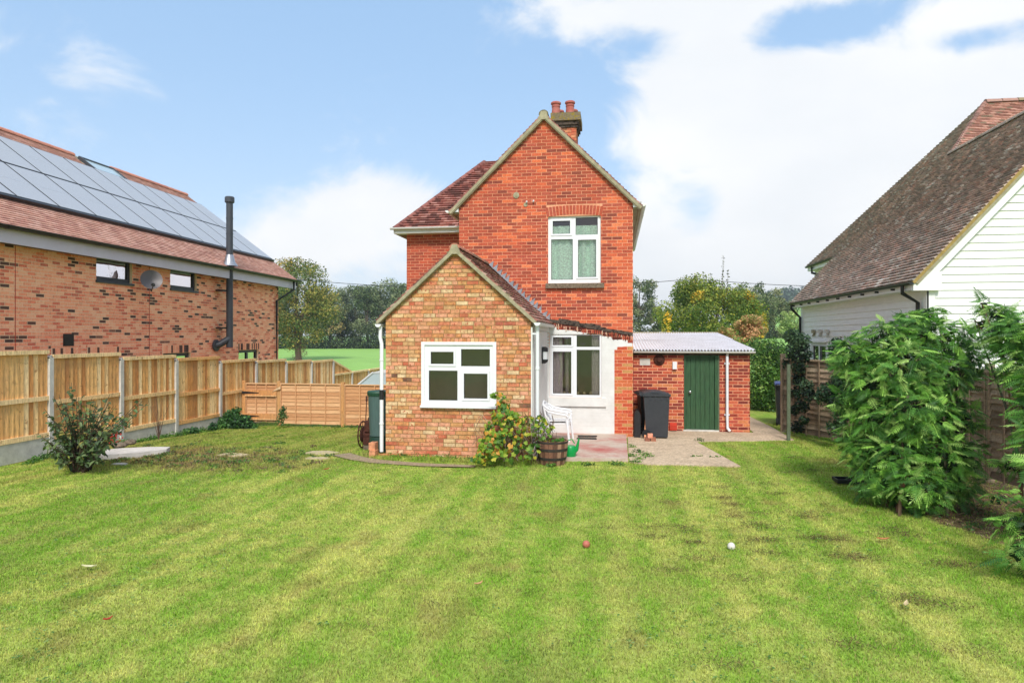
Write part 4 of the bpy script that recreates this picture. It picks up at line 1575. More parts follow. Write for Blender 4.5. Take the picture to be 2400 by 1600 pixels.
    for row in range(2):
        for i in range(14):
            u0 = .18 + i * pw
            s0 = 1.30 + row * (phh + .03)
            if u0 + pw > LR + .3: continue
            pn = MB()
            pn.fbox(FR, u0 + .012, u0 + pw - .012, s0, s0 + phh, .07, .112)
            p_ = pn.build('solar_panel', M['pvf'], rf)
            g = MB(); g.fbox(FR, u0 + .034, u0 + pw - .034, s0 + .03, s0 + phh - .03, .1125, .116)
            g.build('panel_glass', M['pv'], p_)
            g = MB()
            g.fbox(FR, u0 + .02, u0 + pw - .02, s0 + phh / 2 - .006, s0 + phh / 2 + .006, .1165, .1185)
            g.build('panel_centre_line', M['pvl'], p_)
    mb = MB(); mb.fbox(FR, .1, LR, 1.22, 1.29, .0, .11)
    mb.build('panel_rail', M['pvf'], rf)
    # fascia, soffit, gutter
    mb = MB()
    mb.prism([LP(A1 - .1, be - .04, ze - .06), LP(A0, be - .04, ze - .06), LP(A0, be - .04, ze - .33), LP(A1 - .1, be - .04, ze - .33)], LB * -.03)
    mb.build('fascia', M['fascia'], root)
    mb = MB()
    mb.prism([LP(A1 - .1, be - .06, ze - .30), LP(A0, be - .06, ze - .30), LP(A0, wb + .0, ze - .30), LP(A1 - .1, wb + .0, ze - .30)], V(0, 0, .02))
    mb.prism([LP(A1 - .02, be, ze - .02), LP(A1 - .02, -16.0, 8.0), LP(A1 - .02, -16.0, 7.75), LP(A1 - .02, be, ze - .25)], LA * -.03)
    mb.build('soffit', M['anth'], root)
    gutter(root, LP(A0, be - .01, ze + .01), LP(A1 + .02, be - .01, ze + .01), LB, .075, M['black'], joints=7)
    # rainwater pipe at the far corner
    mb = MB(); mb.tube([LP(25.6, be + .05, ze - .06), LP(25.6, be + .05, ze - .38), LP(24.95, wb + .08, ze - .85), LP(24.95, wb + .08, -1)], .045, 8)
    mb.build('downpipe', M['black'], root, smooth=True)
    # stove flue
    fl = empty('flue', LP(21.4, wb + .4, 2)); setp(fl, root); WM[fl.name] = Matrix.Translation(LP(21.4, wb + .4, 2))
    fa, fb = 21.0, wb + .33
    mb = MB(); mb.tube([LP(fa, fb, 1.95), LP(fa, fb, 6.65)], .105, 16)
    for z in (2.6, 3.6, 4.2, 5.6, 6.1): mb.lathe(LP(fa, fb, z), [(.112, 0), (.112, .04)], 16)
    mb.lathe(LP(fa, fb, 6.62), [(.13, 0), (.15, .02), (.15, .17), (.12, .2)], 16)
    mb.tube([LP(fa, fb, 2.25), LP(fa - .25, fb - .2, 2.05), LP(fa - .3, wb, 2.0)], .105, 12)
    mb.lathe(LP(fa - .3, wb + .02, 2.02), [(.19, 0), (.19, .05), (.12, .06)], 14, axis=LB)
    mb.build('flue_pipe', M['anth'], fl, smooth=True)
    mb = MB()
    for z in (2.55, 3.75): mb.fbox(F, AE - fa - .02, AE - fa + .35, z, z + .05, .05, .30)
    mb.build('flue_bracket', M['black'], fl)
    mb = MB(); mb.lathe(LP(fa, fb, 4.58), [(.26, 0), (.17, .14), (.12, .36)], 14)
    mb.build('flue_flashing', M['steel'], fl, smooth=True)
    # satellite dish
    sd = empty('satellite_dish', LP(17.6, wb, 3.7)); setp(sd, root); WM[sd.name] = Matrix.Translation(LP(17.6, wb, 3.7))
    c = LP(16.85, wb + .42, 3.80)
    ax = (LB * .35 + LA * -.05 - LA * .0 + V(0, 0, .22) + V(0, -.55, 0)).normalized()
    ax = (LB * .62 - LA * .72 + V(0, 0, .28)).normalized()
    mb = MB(); mb.lathe(c, [(.02, -.06), (.13, -.045), (.21, -.015), (.26, .02), (.265, .03), (.26, .028), (.13, -.035), (.0, -.05)], 22, axis=ax)
    mb.build('dish', surf('dish_grey', lin(140, 132, 134, .5), .45, 8, .08), sd, smooth=True)
    mb = MB(); mb.tube([c - V(0, 0, .30), c + ax * .42 - V(0, 0, .28)], .014, 6)
    mb.lathe(c + ax * .40 - V(0, 0, .27), [(.045, 0), (.045, .12)], 10, axis=-ax + V(0, 0, .4))
    mb.tube([c - ax * .05, LP(17.3, wb + .15, 3.7), LP(17.3, wb, 3.7)], .02, 6)
    mb.build('dish_arm', M['black'], sd)
    # air brick
    mb = MB()
    h = ar(14.30, 14.62, 2.1, 2.38)
    mb.fbox(F, h[0], h[1], h[2], h[3], .0, .012)
    for i in range(5): mb.fbox(F, h[0] + .02, h[1] - .02, h[2] + .02 + i * .05, h[2] + .05 + i * .05, .012, .024)
    mb.build('air_vent', M['black'], root)


build_left()


# ------------------------------------------------------------------ white boarded barn house on the right
def build_right():
    root = empty('white_boarded_house', (6.31, 15, 0), 'white weatherboarded house with long brown tiled roof', 'house')
    Xw, Yf, Yb = 6.31, 15.0, 24.4
    m = 1.102
    x0e, ze = 5.98, 3.44
    xr = 9.84
    zr = ze + m * (xr - x0e)
    # walls core
    mb = MB()
    FS = (V(Xw, 0, 0), V(0, -1, 0), V(0, 0, 1), V(-1, 0, 0))       # side wall, faces -X
    w1 = (-atX(1938, 830, Xw).y, -atX(1903, 830, Xw).y)
    sw = (min(w1) , max(w1), .9, 2.12)
    side = slab('side_wall', FS, (-Yb, -Yf, -.1, 3.5), [sw], [], .2, M['painted'], root)
    FF = (V(0, Yf, 0), V(1, 0, 0), V(0, 0, 1), V(0, -1, 0))
    zoff = ze - .16
    hp = [(-m, 1, zoff - m * x0e), (m, 1, zoff + m * (2 * xr - x0e))]
    front = slab('gable_wall', FF, (Xw, 2 * xr - Xw, -.1, 7.5), [], hp, .2, M['painted'], root)
    mb.box(2 * xr - Xw - .2, 2 * xr - Xw, Yf + .2, Yb, -.1, 3.5)
    mb.box(Xw, 2 * xr - Xw, Yb, Yb + .2, -.1, 3.5)
    mb.box(7.7, 16, Yb - 2.6, 28, -.1, 5.0)
    mb.build('far_walls', M['painted'], root)
    # boards, one by one
    ex = .158
    z = .1
    k = 0
    while z < 3.42:
        for r in minus((-Yb, -Yf - .12, z, z + ex), [sw]):
            if r[3] - r[2] < .02: continue
            b = MB()
            O, U, W_, N = FS
            u0, u1, v0, v1 = r
            b.prism([O + U * u0 + W_ * v0 + N * .030, O + U * u1 + W_ * v0 + N * .030, O + U * u1 + W_ * v1 + N * .010, O + U * u0 + W_ * v1 + N * .010], [N * -.029, N * -.029, N * -.009, N * -.009])
            b.build('weatherboard', M['board'], side)
        z += ex
    z = .1
    while z < 7.3:
        pl = clip([(Xw + .13, z), (14, z), (14, z + ex), (Xw + .13, z + ex)], hp)
        if len(pl) > 2 and area(pl) > .003:
            b = MB()
            b.prism([V(u, Yf - (.030 - .02 * (v - z) / ex), v) for u, v in pl], [V(0, .029 - .02 * (v - z) / ex, 0) for u, v in pl])
            b.build('weatherboard', M['board'], front)
        z += ex
    mb = MB()
    mb.box(Xw - .035, Xw + .12, Yf - .045, Yf + .0, -.1, 3.32)
    mb.box(Xw - .04, Xw - .001, Yf - .045, Yf + .12, -.1, 3.32)
    mb.build('corner_board', M['board'], root)
    # window on the side
    wn = window(root, FS, *sw, [(.08, .46, .09, .93), (.54, .92, .09, .93)], recess=.0, glass=M['panehi'])
    mb = MB(); mb.fbox(FS, sw[0] - .08, sw[1] + .08, sw[3] + .0, sw[3] + .06, .0, .07)
    mb.build('window_head', M['board'], wn)
    # roof
    rf = empty('roof', (9, 20, 7)); setp(rf, root); WM[rf.name] = Matrix.Translation((9, 20, 7))
    L = math.hypot(1, m)
    Ysp = Yf - .17
    # slope facing left, U runs toward the camera
    O = V(x0e, 0, ze)
    U = V(0, -1, 0)
    W = V(1, 0, m).normalized()
    N = V(-m, 0, 1).normalized()
    FR = (O, U, W, N)
    vv = lambda x: (x - x0e) * L
    P = V(11.76, 23.92, ze + m * (11.76 - x0e))
    cr = V(7.45, 28.08, ze + m * (7.45 - x0e))
    y_low = 24.65
    # far hip line: from (28.08, 7.45) to (23.92, 11.76): keep y <= line
    k1 = (28.08 - 23.92) / (vv(7.45) - vv(11.76))       # dy/dv (negative)
    # -u = y ;  y - 28.08 - k1*(v - vv(7.45)) <= 0  ->  -u - k1*v <= 28.08 - k1*vv(7.45)
    far = (-1, -k1, 28.08 - k1 * vv(7.45))
    k2 = (23.92 - 21.75) / (vv(11.76) - vv(xr))
    near = (1, k2, -(21.75 - k2 * vv(xr)))              # y >= 21.75 + k2 (v - vv(xr))
    pal = [lin(158, 138, 126, .72), lin(168, 148, 136, .72), lin(146, 128, 118, .7), lin(178, 156, 144, .72), lin(132, 120, 112, .68), lin(186, 158, 144, .74),
           lin(154, 146, 136, .68), lin(206, 200, 192, .7), lin(166, 132, 118, .74)]
    wt = (6, 5, 6, 4, 5, 3, 4, 2, 3)
    regs = [((-y_low, -Ysp, 0, vv(7.42)), []), ((-28.2, -Ysp, vv(7.42), vv(xr)), [far]), ((-26, -21, vv(xr), vv(11.76)), [far, near])]
    lst = []
    mb = MB()
    for i, ((u0, u1, v0, v1), h) in enumerate(regs):
        lst += tiles(u0, u1, v0, v1, h, 9, g=.1, wd=.165, t0=.05, t1=.004, seed=60 + i, weights=wt, wob=.003)
        p = clip([(u0, v0), (u1, v0), (u1, v1), (u0, v1)], h)
        mb.prism([O + U * a + W * b for a, b in p], N * -.1)
    # other slopes
    mb.prism([V(xr, Ysp, zr), V(xr, 22, zr), V(2 * xr - x0e, 22, ze), V(2 * xr - x0e, Ysp, ze)], V(0, 0, -.1))
    m2 = (P.z - zr) / (P.y - 21.75)
    mb.prism([P, V(16.5, P.y, P.z), V(16.5, 28.1, 5.05), cr], V(0, 0, -.1))
    mb.build('roof_slope', M['cement'], rf)
    pieces('tile', 'tiles', lst, FR, M['tileold'], rf, 300, pal)
    # front slope of the taller block
    L2 = math.hypot(1, m2)
    W2 = V(0, 1, m2).normalized()
    N2 = V(0, -m2, 1).normalized()
    zb = 5.2
    yb_ = P.y - (P.z - zb) / m2
    O2 = V(9.0, yb_, zb)
    vtop = (P.z - zb) / m2 * L2
    # hip edge: x from hip: at z: x = xr-ish..P.x ; x = P.x - (P.z - z)/m
    hx = lambda v: P.x - (P.z - (zb + v * m2 / L2)) / m - 9.0
    kk = (hx(vtop) - hx(0)) / vtop
    hpf = [(-1, kk, -hx(0))]
    lst = tiles(0, 7.5, 1.2, vtop, hpf, 9, g=.1, seed=77, t0=.04)
    F2 = (O2, V(1, 0, 0), W2, N2)
    mb = MB()
    p = clip([(0, 0), (7.5, 0), (7.5, vtop), (0, vtop)], hpf)
    mb.prism([O2 + V(1, 0, 0) * a + W2 * b for a, b in p], N2 * -.1)
    mb.build('front_slope', M['cement'], rf)
    palr = [lin(190, 138, 120, .75), lin(176, 124, 108, .75), lin(204, 156, 138, .75), lin(160, 112, 98, .72), lin(150, 130, 108, .68)]
    pieces('tile', 'tiles', lst, F2, M['tile'], rf, 0, palr)
    ridge('ridge_tile', V(P.x, P.y, P.z + .02), V(16.4, P.y, P.z + .02), .14, .45, M['tile'], rf, lin(176, 136, 124, .72), col2=lin(160, 140, 110, .65))
    ridge('ridge_tile', V(xr, Ysp, zr + .02), V(xr, 21.9, zr + .02), .13, .40, M['tileold'], rf, lin(150, 132, 116, .7), col2=lin(130, 116, 96, .65))
    ridge('hip_tile', V(9.95, 21.95, zr + .12), P, .10, .22, M['tile'], rf, lin(160, 116, 102, .72), n=4, col2=lin(132, 96, 84, .7))
    # verge, barge board, eaves
    mb = MB()
    FV_ = (V(0, Ysp, 0), V(1, 0, 0), V(0, 0, 1), V(0, -1, 0))
    nx = V(-m, 0, 1).normalized()

    def verge(d0, d1, y0, y1, xa=x0e - .02, xb=xr):
        a, b = V(xa, y0, ze + m * (xa - x0e)), V(xb, y0, ze + m * (xb - x0e))
        q = MB()
        q.prism([a - nx * d0, b - nx * d0, b - nx * d1, a - nx * d1], V(0, y1 - y0, 0))
        return q
    verge(-.012, .045, Ysp - .004, Ysp + .05).build('verge_mortar', surf('lichen_mortar', lin(190, 160, 96, .6), .95, 14, .3, .004, 50), rf)
    verge(.046, .235, Ysp + .03, Ysp + .07).build('barge_board', M['board'], rf)
    mb = MB()
    mb.prism([V(x0e + .0, Ysp + .028, ze - .04), V(x0e + .0, Ysp + .028, 3.25), V(Xw + .20, Ysp + .028, 3.25), V(Xw + .20, Ysp + .028, 3.64)], V(0, .10, 0))
    mb.box(x0e + .03, Xw, Ysp + .07, Yb, 3.27, 3.29)
    mb.box(x0e + .02, x0e + .045, Ysp + .07, Yb, 3.27, 3.42)
    mb.box(7.44, 7.74, Yb + .1, 28, 4.82, 4.98)
    mb.build('eaves_boxing', M['board'], rf)
    gutter(root, V(x0e + .01, Ysp, ze - .02), V(x0e + .01, y_low, ze - .02), V(-1, 0, 0), .055, M['black'])
    gutter(root, V(7.44, y_low - .3, 5.0), V(7.44, 28.0, 5.0), V(-1, 0, 0), .055, M['black'])
    mb = MB()
    y = Ysp + 1.0
    while y < Yb:
        mb.box(x0e - .06, x0e + .14, y, y + .03, ze - .13, ze - .085)
        y += .92
    mb.build('gutter_brackets', M['black'], root)
    mb = MB()
    mb.tube([V(x0e - .045, 15.28, ze - .06), V(x0e - .045, 15.28, ze - .22), V(Xw - .10, 15.22, ze - .42), V(Xw - .10, 15.22, 0)], .04, 8)
    mb.build('downpipe', M['black'], root, smooth=True)
    mb = MB()
    mb.tube([V(x0e - .045, 24.3, ze - .06), V(x0e - .045, 24.3, ze - .2), V(Xw - .09, 24.3, ze - .5), V(Xw - .09, 24.3, 0)], .045, 8)
    mb.build('downpipe', M['black'], root, smooth=True)
    mb = MB()
    mb.tube([V(7.38, 27.2, 4.93), V(7.38, 27.2, 4.7), V(7.7, 26.6, 4.5)], .045, 8)
    mb.build('downpipe', M['black'], root, smooth=True)
    for px in (1912, 1927, 1944):
        p = atX(px, 779, Xw)
        mb = MB()
        mb.box(Xw - .12, Xw - .03, p.y - .07, p.y + .07, p.z - .02, p.z + .09)
        mb.tube([V(Xw - .03, p.y, p.z - .02), V(Xw - .09, p.y, p.z - .12)], .035, 8)
        mb.build('outside_lamp', M['concrete'] if px > 1912 else M['cement'], root)


build_right()


# ------------------------------------------------------------------ fences
def build_fences():
    XF = -10.87
    root = empty('boarded_fence', (XF, 13, 0), 'new pale timber fence with concrete posts along the left side', 'fence')
    K = 17590.0
    s0 = .0007553
    ds = .0001085
    ypos = []
    for i in range(-2, 11):
        d = K * (s0 + ds * i)
        ypos.append((d + XF * _s) / _c)
    tops = {-2: 2.11, -1: 2.01, 0: 1.918, 1: 1.81, 2: 1.72, 3: 1.588, 4: 1.51, 5: 1.42, 6: 1.36, 7: 1.32, 8: .77, 9: .72, 10: .68}
    wcol = [lin(226, 176, 112, .8), lin(212, 156, 94, .8), lin(232, 192, 136, .8), lin(200, 138, 78, .78), lin(220, 168, 108, .8), lin(188, 126, 72, .76), lin(238, 204, 152, .8)]
    rnd = random.Random(31)
    for i in range(-2, 11):
        j = i + 2
        y = ypos[j]
        t = tops[i] + .03
        zb = gz(-11, y) - .3
        mb = MB()
        mb.prism([V(XF - .06, y - .05, t - .03), V(XF + .05, y - .05, t - .03), V(XF + .05, y + .05, t - .03), V(XF - .06, y + .05, t - .03)], V(0, 0, zb - t))
        mb.prism([V(XF - .06, y - .05, t - .03), V(XF + .05, y - .05, t - .03), V(XF + .035, y + .03, t + .012), V(XF - .045, y + .03, t + .012)], V(0, 0, -.02))
        mb.build('post', M['concrete'], root)
        if i == 10: break
        y0, y1 = y + .05, ypos[j + 1] - .05
        top = tops[i] - .02 if i < 7 else .76
        bot = top - 1.56
        # panel hangs level
        for k in range(17):
            a = y0 + (y1 - y0) * k / 17
            b = y0 + (y1 - y0) * (k + 1) / 17
            mb = MB()
            c = wcol[rnd.randrange(7)]
            mb.prism([V(XF - .018, a, bot), V(XF + .002, b - .004, bot), V(XF + .002, b - .004, top), V(XF - .018, a, top)], V(-.012, 0, 0), c)
            mb.build('fence_board', M['wood'], root)
        for z0, h, e in ((top - .005, .075, .05), (top - .90, .085, .035), (bot - .05, .09, .035)):
            if i > 4 and z0 < top - .2: continue
            mb = MB()
            mb.box(XF - .0 if z0 < top - .1 else XF - .04, XF + e, y0, y1, z0, z0 + h, wcol[rnd.choice((2, 6, 4))])
            mb.build('rail', M['wood'], root)
        mb = MB(); mb.box(XF - .025, XF + .02, y0, y1, bot - .42, bot - .052)
        mb.build('gravel_board', M['concrete'], root)
        if i == 7:
            mb = MB()
            for k in range(10):
                a = y0 + (y1 - y0) * k / 10
                b = y0 + (y1 - y0) * (k + 1) / 10
                ha = 1.30 - (a - y0) / (y1 - y0) * .50
                hb = 1.30 - (b - y0) / (y1 - y0) * .50
                q = MB()
                q.prism([V(XF - .01, a, .77), V(XF - .004, b + .01, .77), V(XF - .004, b + .01, hb), V(XF - .01, a, ha)], V(-.012, 0, 0), wcol[rnd.randrange(7)])
                q.build('fence_board', M['wood'], root)
            mb.prism([V(XF + .03, y0, 1.30), V(XF + .03, y1, .80), V(XF + .03, y1, .87), V(XF + .03, y0, 1.37)], V(-.07, 0, 0), wcol[6])
            mb.build('rail', M['wood'], root)
    # lapped fence across the end of the garden
    YL = 18.62
    lap = empty('lapped_fence', (-8, YL, -.3), 'low brown lapped panel fence across the far end of the lawn', 'fence')
    lc = [lin(206, 156, 112, .8), lin(198, 146, 102, .8), lin(214, 168, 124, .8), lin(190, 138, 96, .8)]

    def lap_panel(x0, x1, top, parent, bat, n=11, hgt=1.16):
        zb = top - hgt
        for k in range(n):
            z0 = zb + (top - .02 - zb) * k / n
            z1 = zb + (top - .02 - zb) * (k + 1) / n + .012
            mb = MB()
            c = lc[rnd.randrange(4)]
            pts_top = []
            m_ = 8
            lo, hi = [], []
            for q in range(m_ + 1):
                x = x0 + .03 + (x1 - x0 - .06) * q / m_
                w_ = .006 * math.sin(q * 1.7 + k * 2.1)
                lo.append(V(x, YL - .022, z0 + w_)); hi.append(V(x, YL - .006, z1 + w_))
            mb.prism(lo + hi[::-1], V(0, .008, 0), c)
            mb.build('fence_slat', M['lap'], parent)
        for i in range(bat + 1):
            x = x0 + .012 + (x1 - x0 - .052) * i / bat
            mb = MB(); mb.box(x, x + .028, YL - .052, YL - .024, zb, top - .02, lc[0])
            mb.build('batten', M['lap'], parent)
        mb = MB(); mb.box(x0 + .005, x1 - .005, YL - .055, YL + .01, top - .022, top + .01, lc[2])
        mb.build('top_rail', M['lap'], parent)
    xg0, xg1, xp2 = atY(573, 900, YL).x, atY(655, 900, YL).x, atY(804, 900, YL).x
    top = .945
    lap_panel(xg1 + .04, xp2 - .04, top, lap, 4)
    lap_panel(xp2 + .05, xp2 + 1.88, top - .01, lap, 4)
    for x, t in ((xg0, 1.02), (xg1, 1.02), (xp2, 1.0), (xp2 + 1.95, 1.0)):
        mb = MB(); mb.box(x - .045, x + .045, YL - .045, YL + .045, -.5, t, lin(188, 136, 84, .8))
        mb.build('post', M['wood'], lap)
    gate = empty('garden_gate', (xg0 + .05, YL, -.3), 'small lapped timber gate with black strap hinges at the left fence', 'gate')
    lap_panel(xg0 + .05, xg1 - .05, top, gate, 3, 10, 1.12)
    for z in (.60, -.08):
        mb = MB(); mb.box(xg0 + .05, xg1 - .05, YL - .078, YL - .056, z, z + .15, lin(190, 132, 80, .8))
        mb.box(xg0 + .05, xg1 - .05, YL - .085, YL - .056, z - .03, z - .002, lin(216, 170, 120, .8))
        mb.build('brace', M['wood'], gate)
        mb = MB(); mb.prism([V(xg0 - .03, YL - .092, z + .04), V(xg0 + .5, YL - .092, z + .068), V(xg0 + .5, YL - .092, z + .082), V(xg0 - .03, YL - .092, z + .12)], V(0, .006, 0))
        mb.build('hinge', M['black'], gate)
    mb = MB(); mb.prism([V(xg1 - .16, YL - .10, .72), V(xg1 + .08, YL - .10, .79), V(xg1 + .08, YL - .10, .87), V(xg1 - .10, YL - .10, .77)], V(0, .02, 0), lin(206, 176, 140, .8))
    mb.build('latch_block', M['wood'], gate)
    # weathered fence on the right
    rt = empty('weathered_fence', (4.6, 15.5, 0), 'old grey lapped fence partly hidden by ivy on the right', 'fence')
    oc = [lin(168, 144, 118, .66), lin(150, 128, 104, .64), lin(184, 162, 136, .66), lin(134, 114, 92, .62)]
    pts = [V(4.02, 17.25, 0), V(4.98, 15.50, 0), V(5.55, 13.75, 0), V(5.95, 11.95, 0), V(6.2, 10.15, 0), V(6.45, 8.3, 0), V(6.6, 6.4, 0)]
    for i in range(len(pts) - 1):
        a, b = pts[i], pts[i + 1]
        U = (b - a).normalized()
        N = V(0, 0, 1).cross(U) * -1
        if N.y > 0 or N.x > 0: N = N if N.x < 0 else -N
        Fp = (a, U, V(0, 0, 1), N)
        Ln = (b - a).length
        n = 14
        for k in range(n):
            z0 = .08 + 1.68 * k / n
            z1 = .08 + 1.68 * (k + 1) / n + .014
            mb = MB()
            lo, hi = [], []
            for q in range(9):
                u = .04 + (Ln - .08) * q / 8
                w_ = .012 * math.sin(q * 1.1 + k * 2.7 + i)
                lo.append(a + U * u + V(0, 0, z0 + w_) + N * .040); hi.append(a + U * u + V(0, 0, z1 + w_) + N * .004)
            mb.prism(lo + hi[::-1], N * -.008, oc[rnd.randrange(4)])
            mb.build('fence_slat', M['oldwood'], rt)
        for q in range(6):
            u = .02 + (Ln - .08) * q / 5
            mb = MB(); mb.fbox(Fp, u, u + .035, .05, 1.76, .042, .062, oc[1])
            mb.build('batten', M['oldwood'], rt)
        mb = MB(); mb.fbox(Fp, .0, Ln, 1.75, 1.79, -.03, .06, oc[2])
        mb.build('top_rail', M['oldwood'], rt)
    for i, p in enumerate(pts):
        mb = MB(); mb.box(p.x - .05, p.x + .05, p.y - .05, p.y + .05, -.1, 1.9, oc[2])
        mb.build('post', M['oldwood'], rt)
    p = atG(1848, 1033)
    mb = MB(); mb.box(p.x - .035, p.x + .035, p.y - .035, p.y + .035, -.1, 1.70)
    g = mb.build('garden_post', M['postgreen'], None, cat='post', label='thin green stained timber post at the end of the path')


build_fences()


# ------------------------------------------------------------------ foliage
def unit(n):
    v = rng.normal(size=(n, 3))
    return v / np.linalg.norm(v, axis=1)[:, None]


def cloud_pts(clumps, n, shell=.55):
    cl = np.array(clumps, float)
    wgt = (cl[:, 3] * cl[:, 4] + cl[:, 4] * cl[:, 5] + cl[:, 3] * cl[:, 5])
    idx = rng.choice(len(cl), n, p=wgt / wgt.sum())
    d = unit(n)
    r = shell + (1 - shell) * rng.random(n) ** .6
    return cl[idx, :3] + d * cl[idx, 3:6] * r[:, None], d, idx


def leaf_quads(P, Nn, size, up=.25, aspect=.55, rnd_=.8):
    n = len(P)
    nrm = Nn + rng.normal(size=(n, 3)) * rnd_
    nrm[:, 2] += up
    nrm /= np.linalg.norm(nrm, axis=1)[:, None]
    t = np.cross(nrm, unit(n)); t /= np.linalg.norm(t, axis=1)[:, None] + 1e-9
    b = np.cross(nrm, t)
    s = (size * rng.uniform(.6, 1.3, n))[:, None]
    v = np.stack([P - t * s * .5, P + b * s * aspect * .5, P + t * s * .5, P - b * s * aspect * .5], 1)
    return v.reshape(-1, 3)


def foliage(name, clumps, n, size, cols, mat, parent=None, shell=.55, up=.25, kind=None, rnd_=.8, weights=None, aspect=.6, colfn=None):
    P, D, idx = cloud_pts(clumps, n, shell)
    v = leaf_quads(P, D, size, up, aspect, rnd_)
    cols = np.array(cols)
    ccl = rng.choice(len(cols), len(clumps), p=weights)
    use = np.where(rng.random(n) < .6, ccl[idx], rng.choice(len(cols), n, p=weights))
    c = cols[use] * rng.uniform(.75, 1.2, n)[:, None]
    if colfn is not None: c = colfn(P, c)
    me = np_mesh(name, v, 4, np.repeat(c, 4, 0), mat)
    o = link_mesh(name, me, parent)
    if kind: o['kind'] = kind
    return o


def crown_clumps(c, rad, k, cs, flat=1.0, seed=0):
    r_ = np.random.default_rng(seed)
    out = []
    for i in range(k):
        d = r_.normal(size=3); d /= np.linalg.norm(d)
        rr = .35 + .55 * r_.random() ** .5
        s = cs * r_.uniform(.6, 1.25)
        out.append((c[0] + d[0] * rad[0] * rr, c[1] + d[1] * rad[1] * rr, c[2] + d[2] * rad[2] * rr, s, s, s * .8))
    return out


def tree(name, base, h, rad, trunk_h, cols, n, label, group=None, leaf=.35, k=34, seed=0, bark=(110, 96, 80), trunk_r=None, cat='tree', weights=None, low=.0, csz=.30):
    root = empty(name, base, label, cat, group)
    bx, by, bz = base
    cr = (rad[0], rad[1], (h - trunk_h) / 2)
    c = (bx, by, bz + trunk_h + cr[2])
    cl = crown_clumps(c, cr, k, max(rad[0], cr[2]) * csz, seed=seed)
    foliage('crown', cl, n, leaf, [lin(*q, .62) for q in cols], M['crown'], root, shell=.35, weights=weights)
    mb = MB()
    tr = trunk_r or h * .022
    rnd = random.Random(seed)
    tc = lin(*bark, .55)
    mb.tube([(bx, by, bz - .4), (bx + rnd.uniform(-.1, .1) * tr * 8, by, bz + trunk_h * .6), (bx + rnd.uniform(-1, 1) * tr * 2, by, bz + trunk_h + cr[2] * .6), (bx, by, bz + h * .86)], [tr * 1.25, tr, tr * .7, tr * .15], 8, tc)
    for i in range(9):
        z0 = bz + trunk_h * rnd.uniform(.6, 1.0) + rnd.uniform(0, cr[2] * .9)
        q = cl[rnd.randrange(len(cl))]
        mid = (bx + (q[0] - bx) * .45, by + (q[1] - by) * .45, z0 + (q[2] - z0) * .65)
        mb.tube([(bx, by, z0), mid, q[:3]], [tr * .5, tr * .3, tr * .08], 5, tc)
    mb.build('trunk', M['bark'], root, smooth=True)
    return root


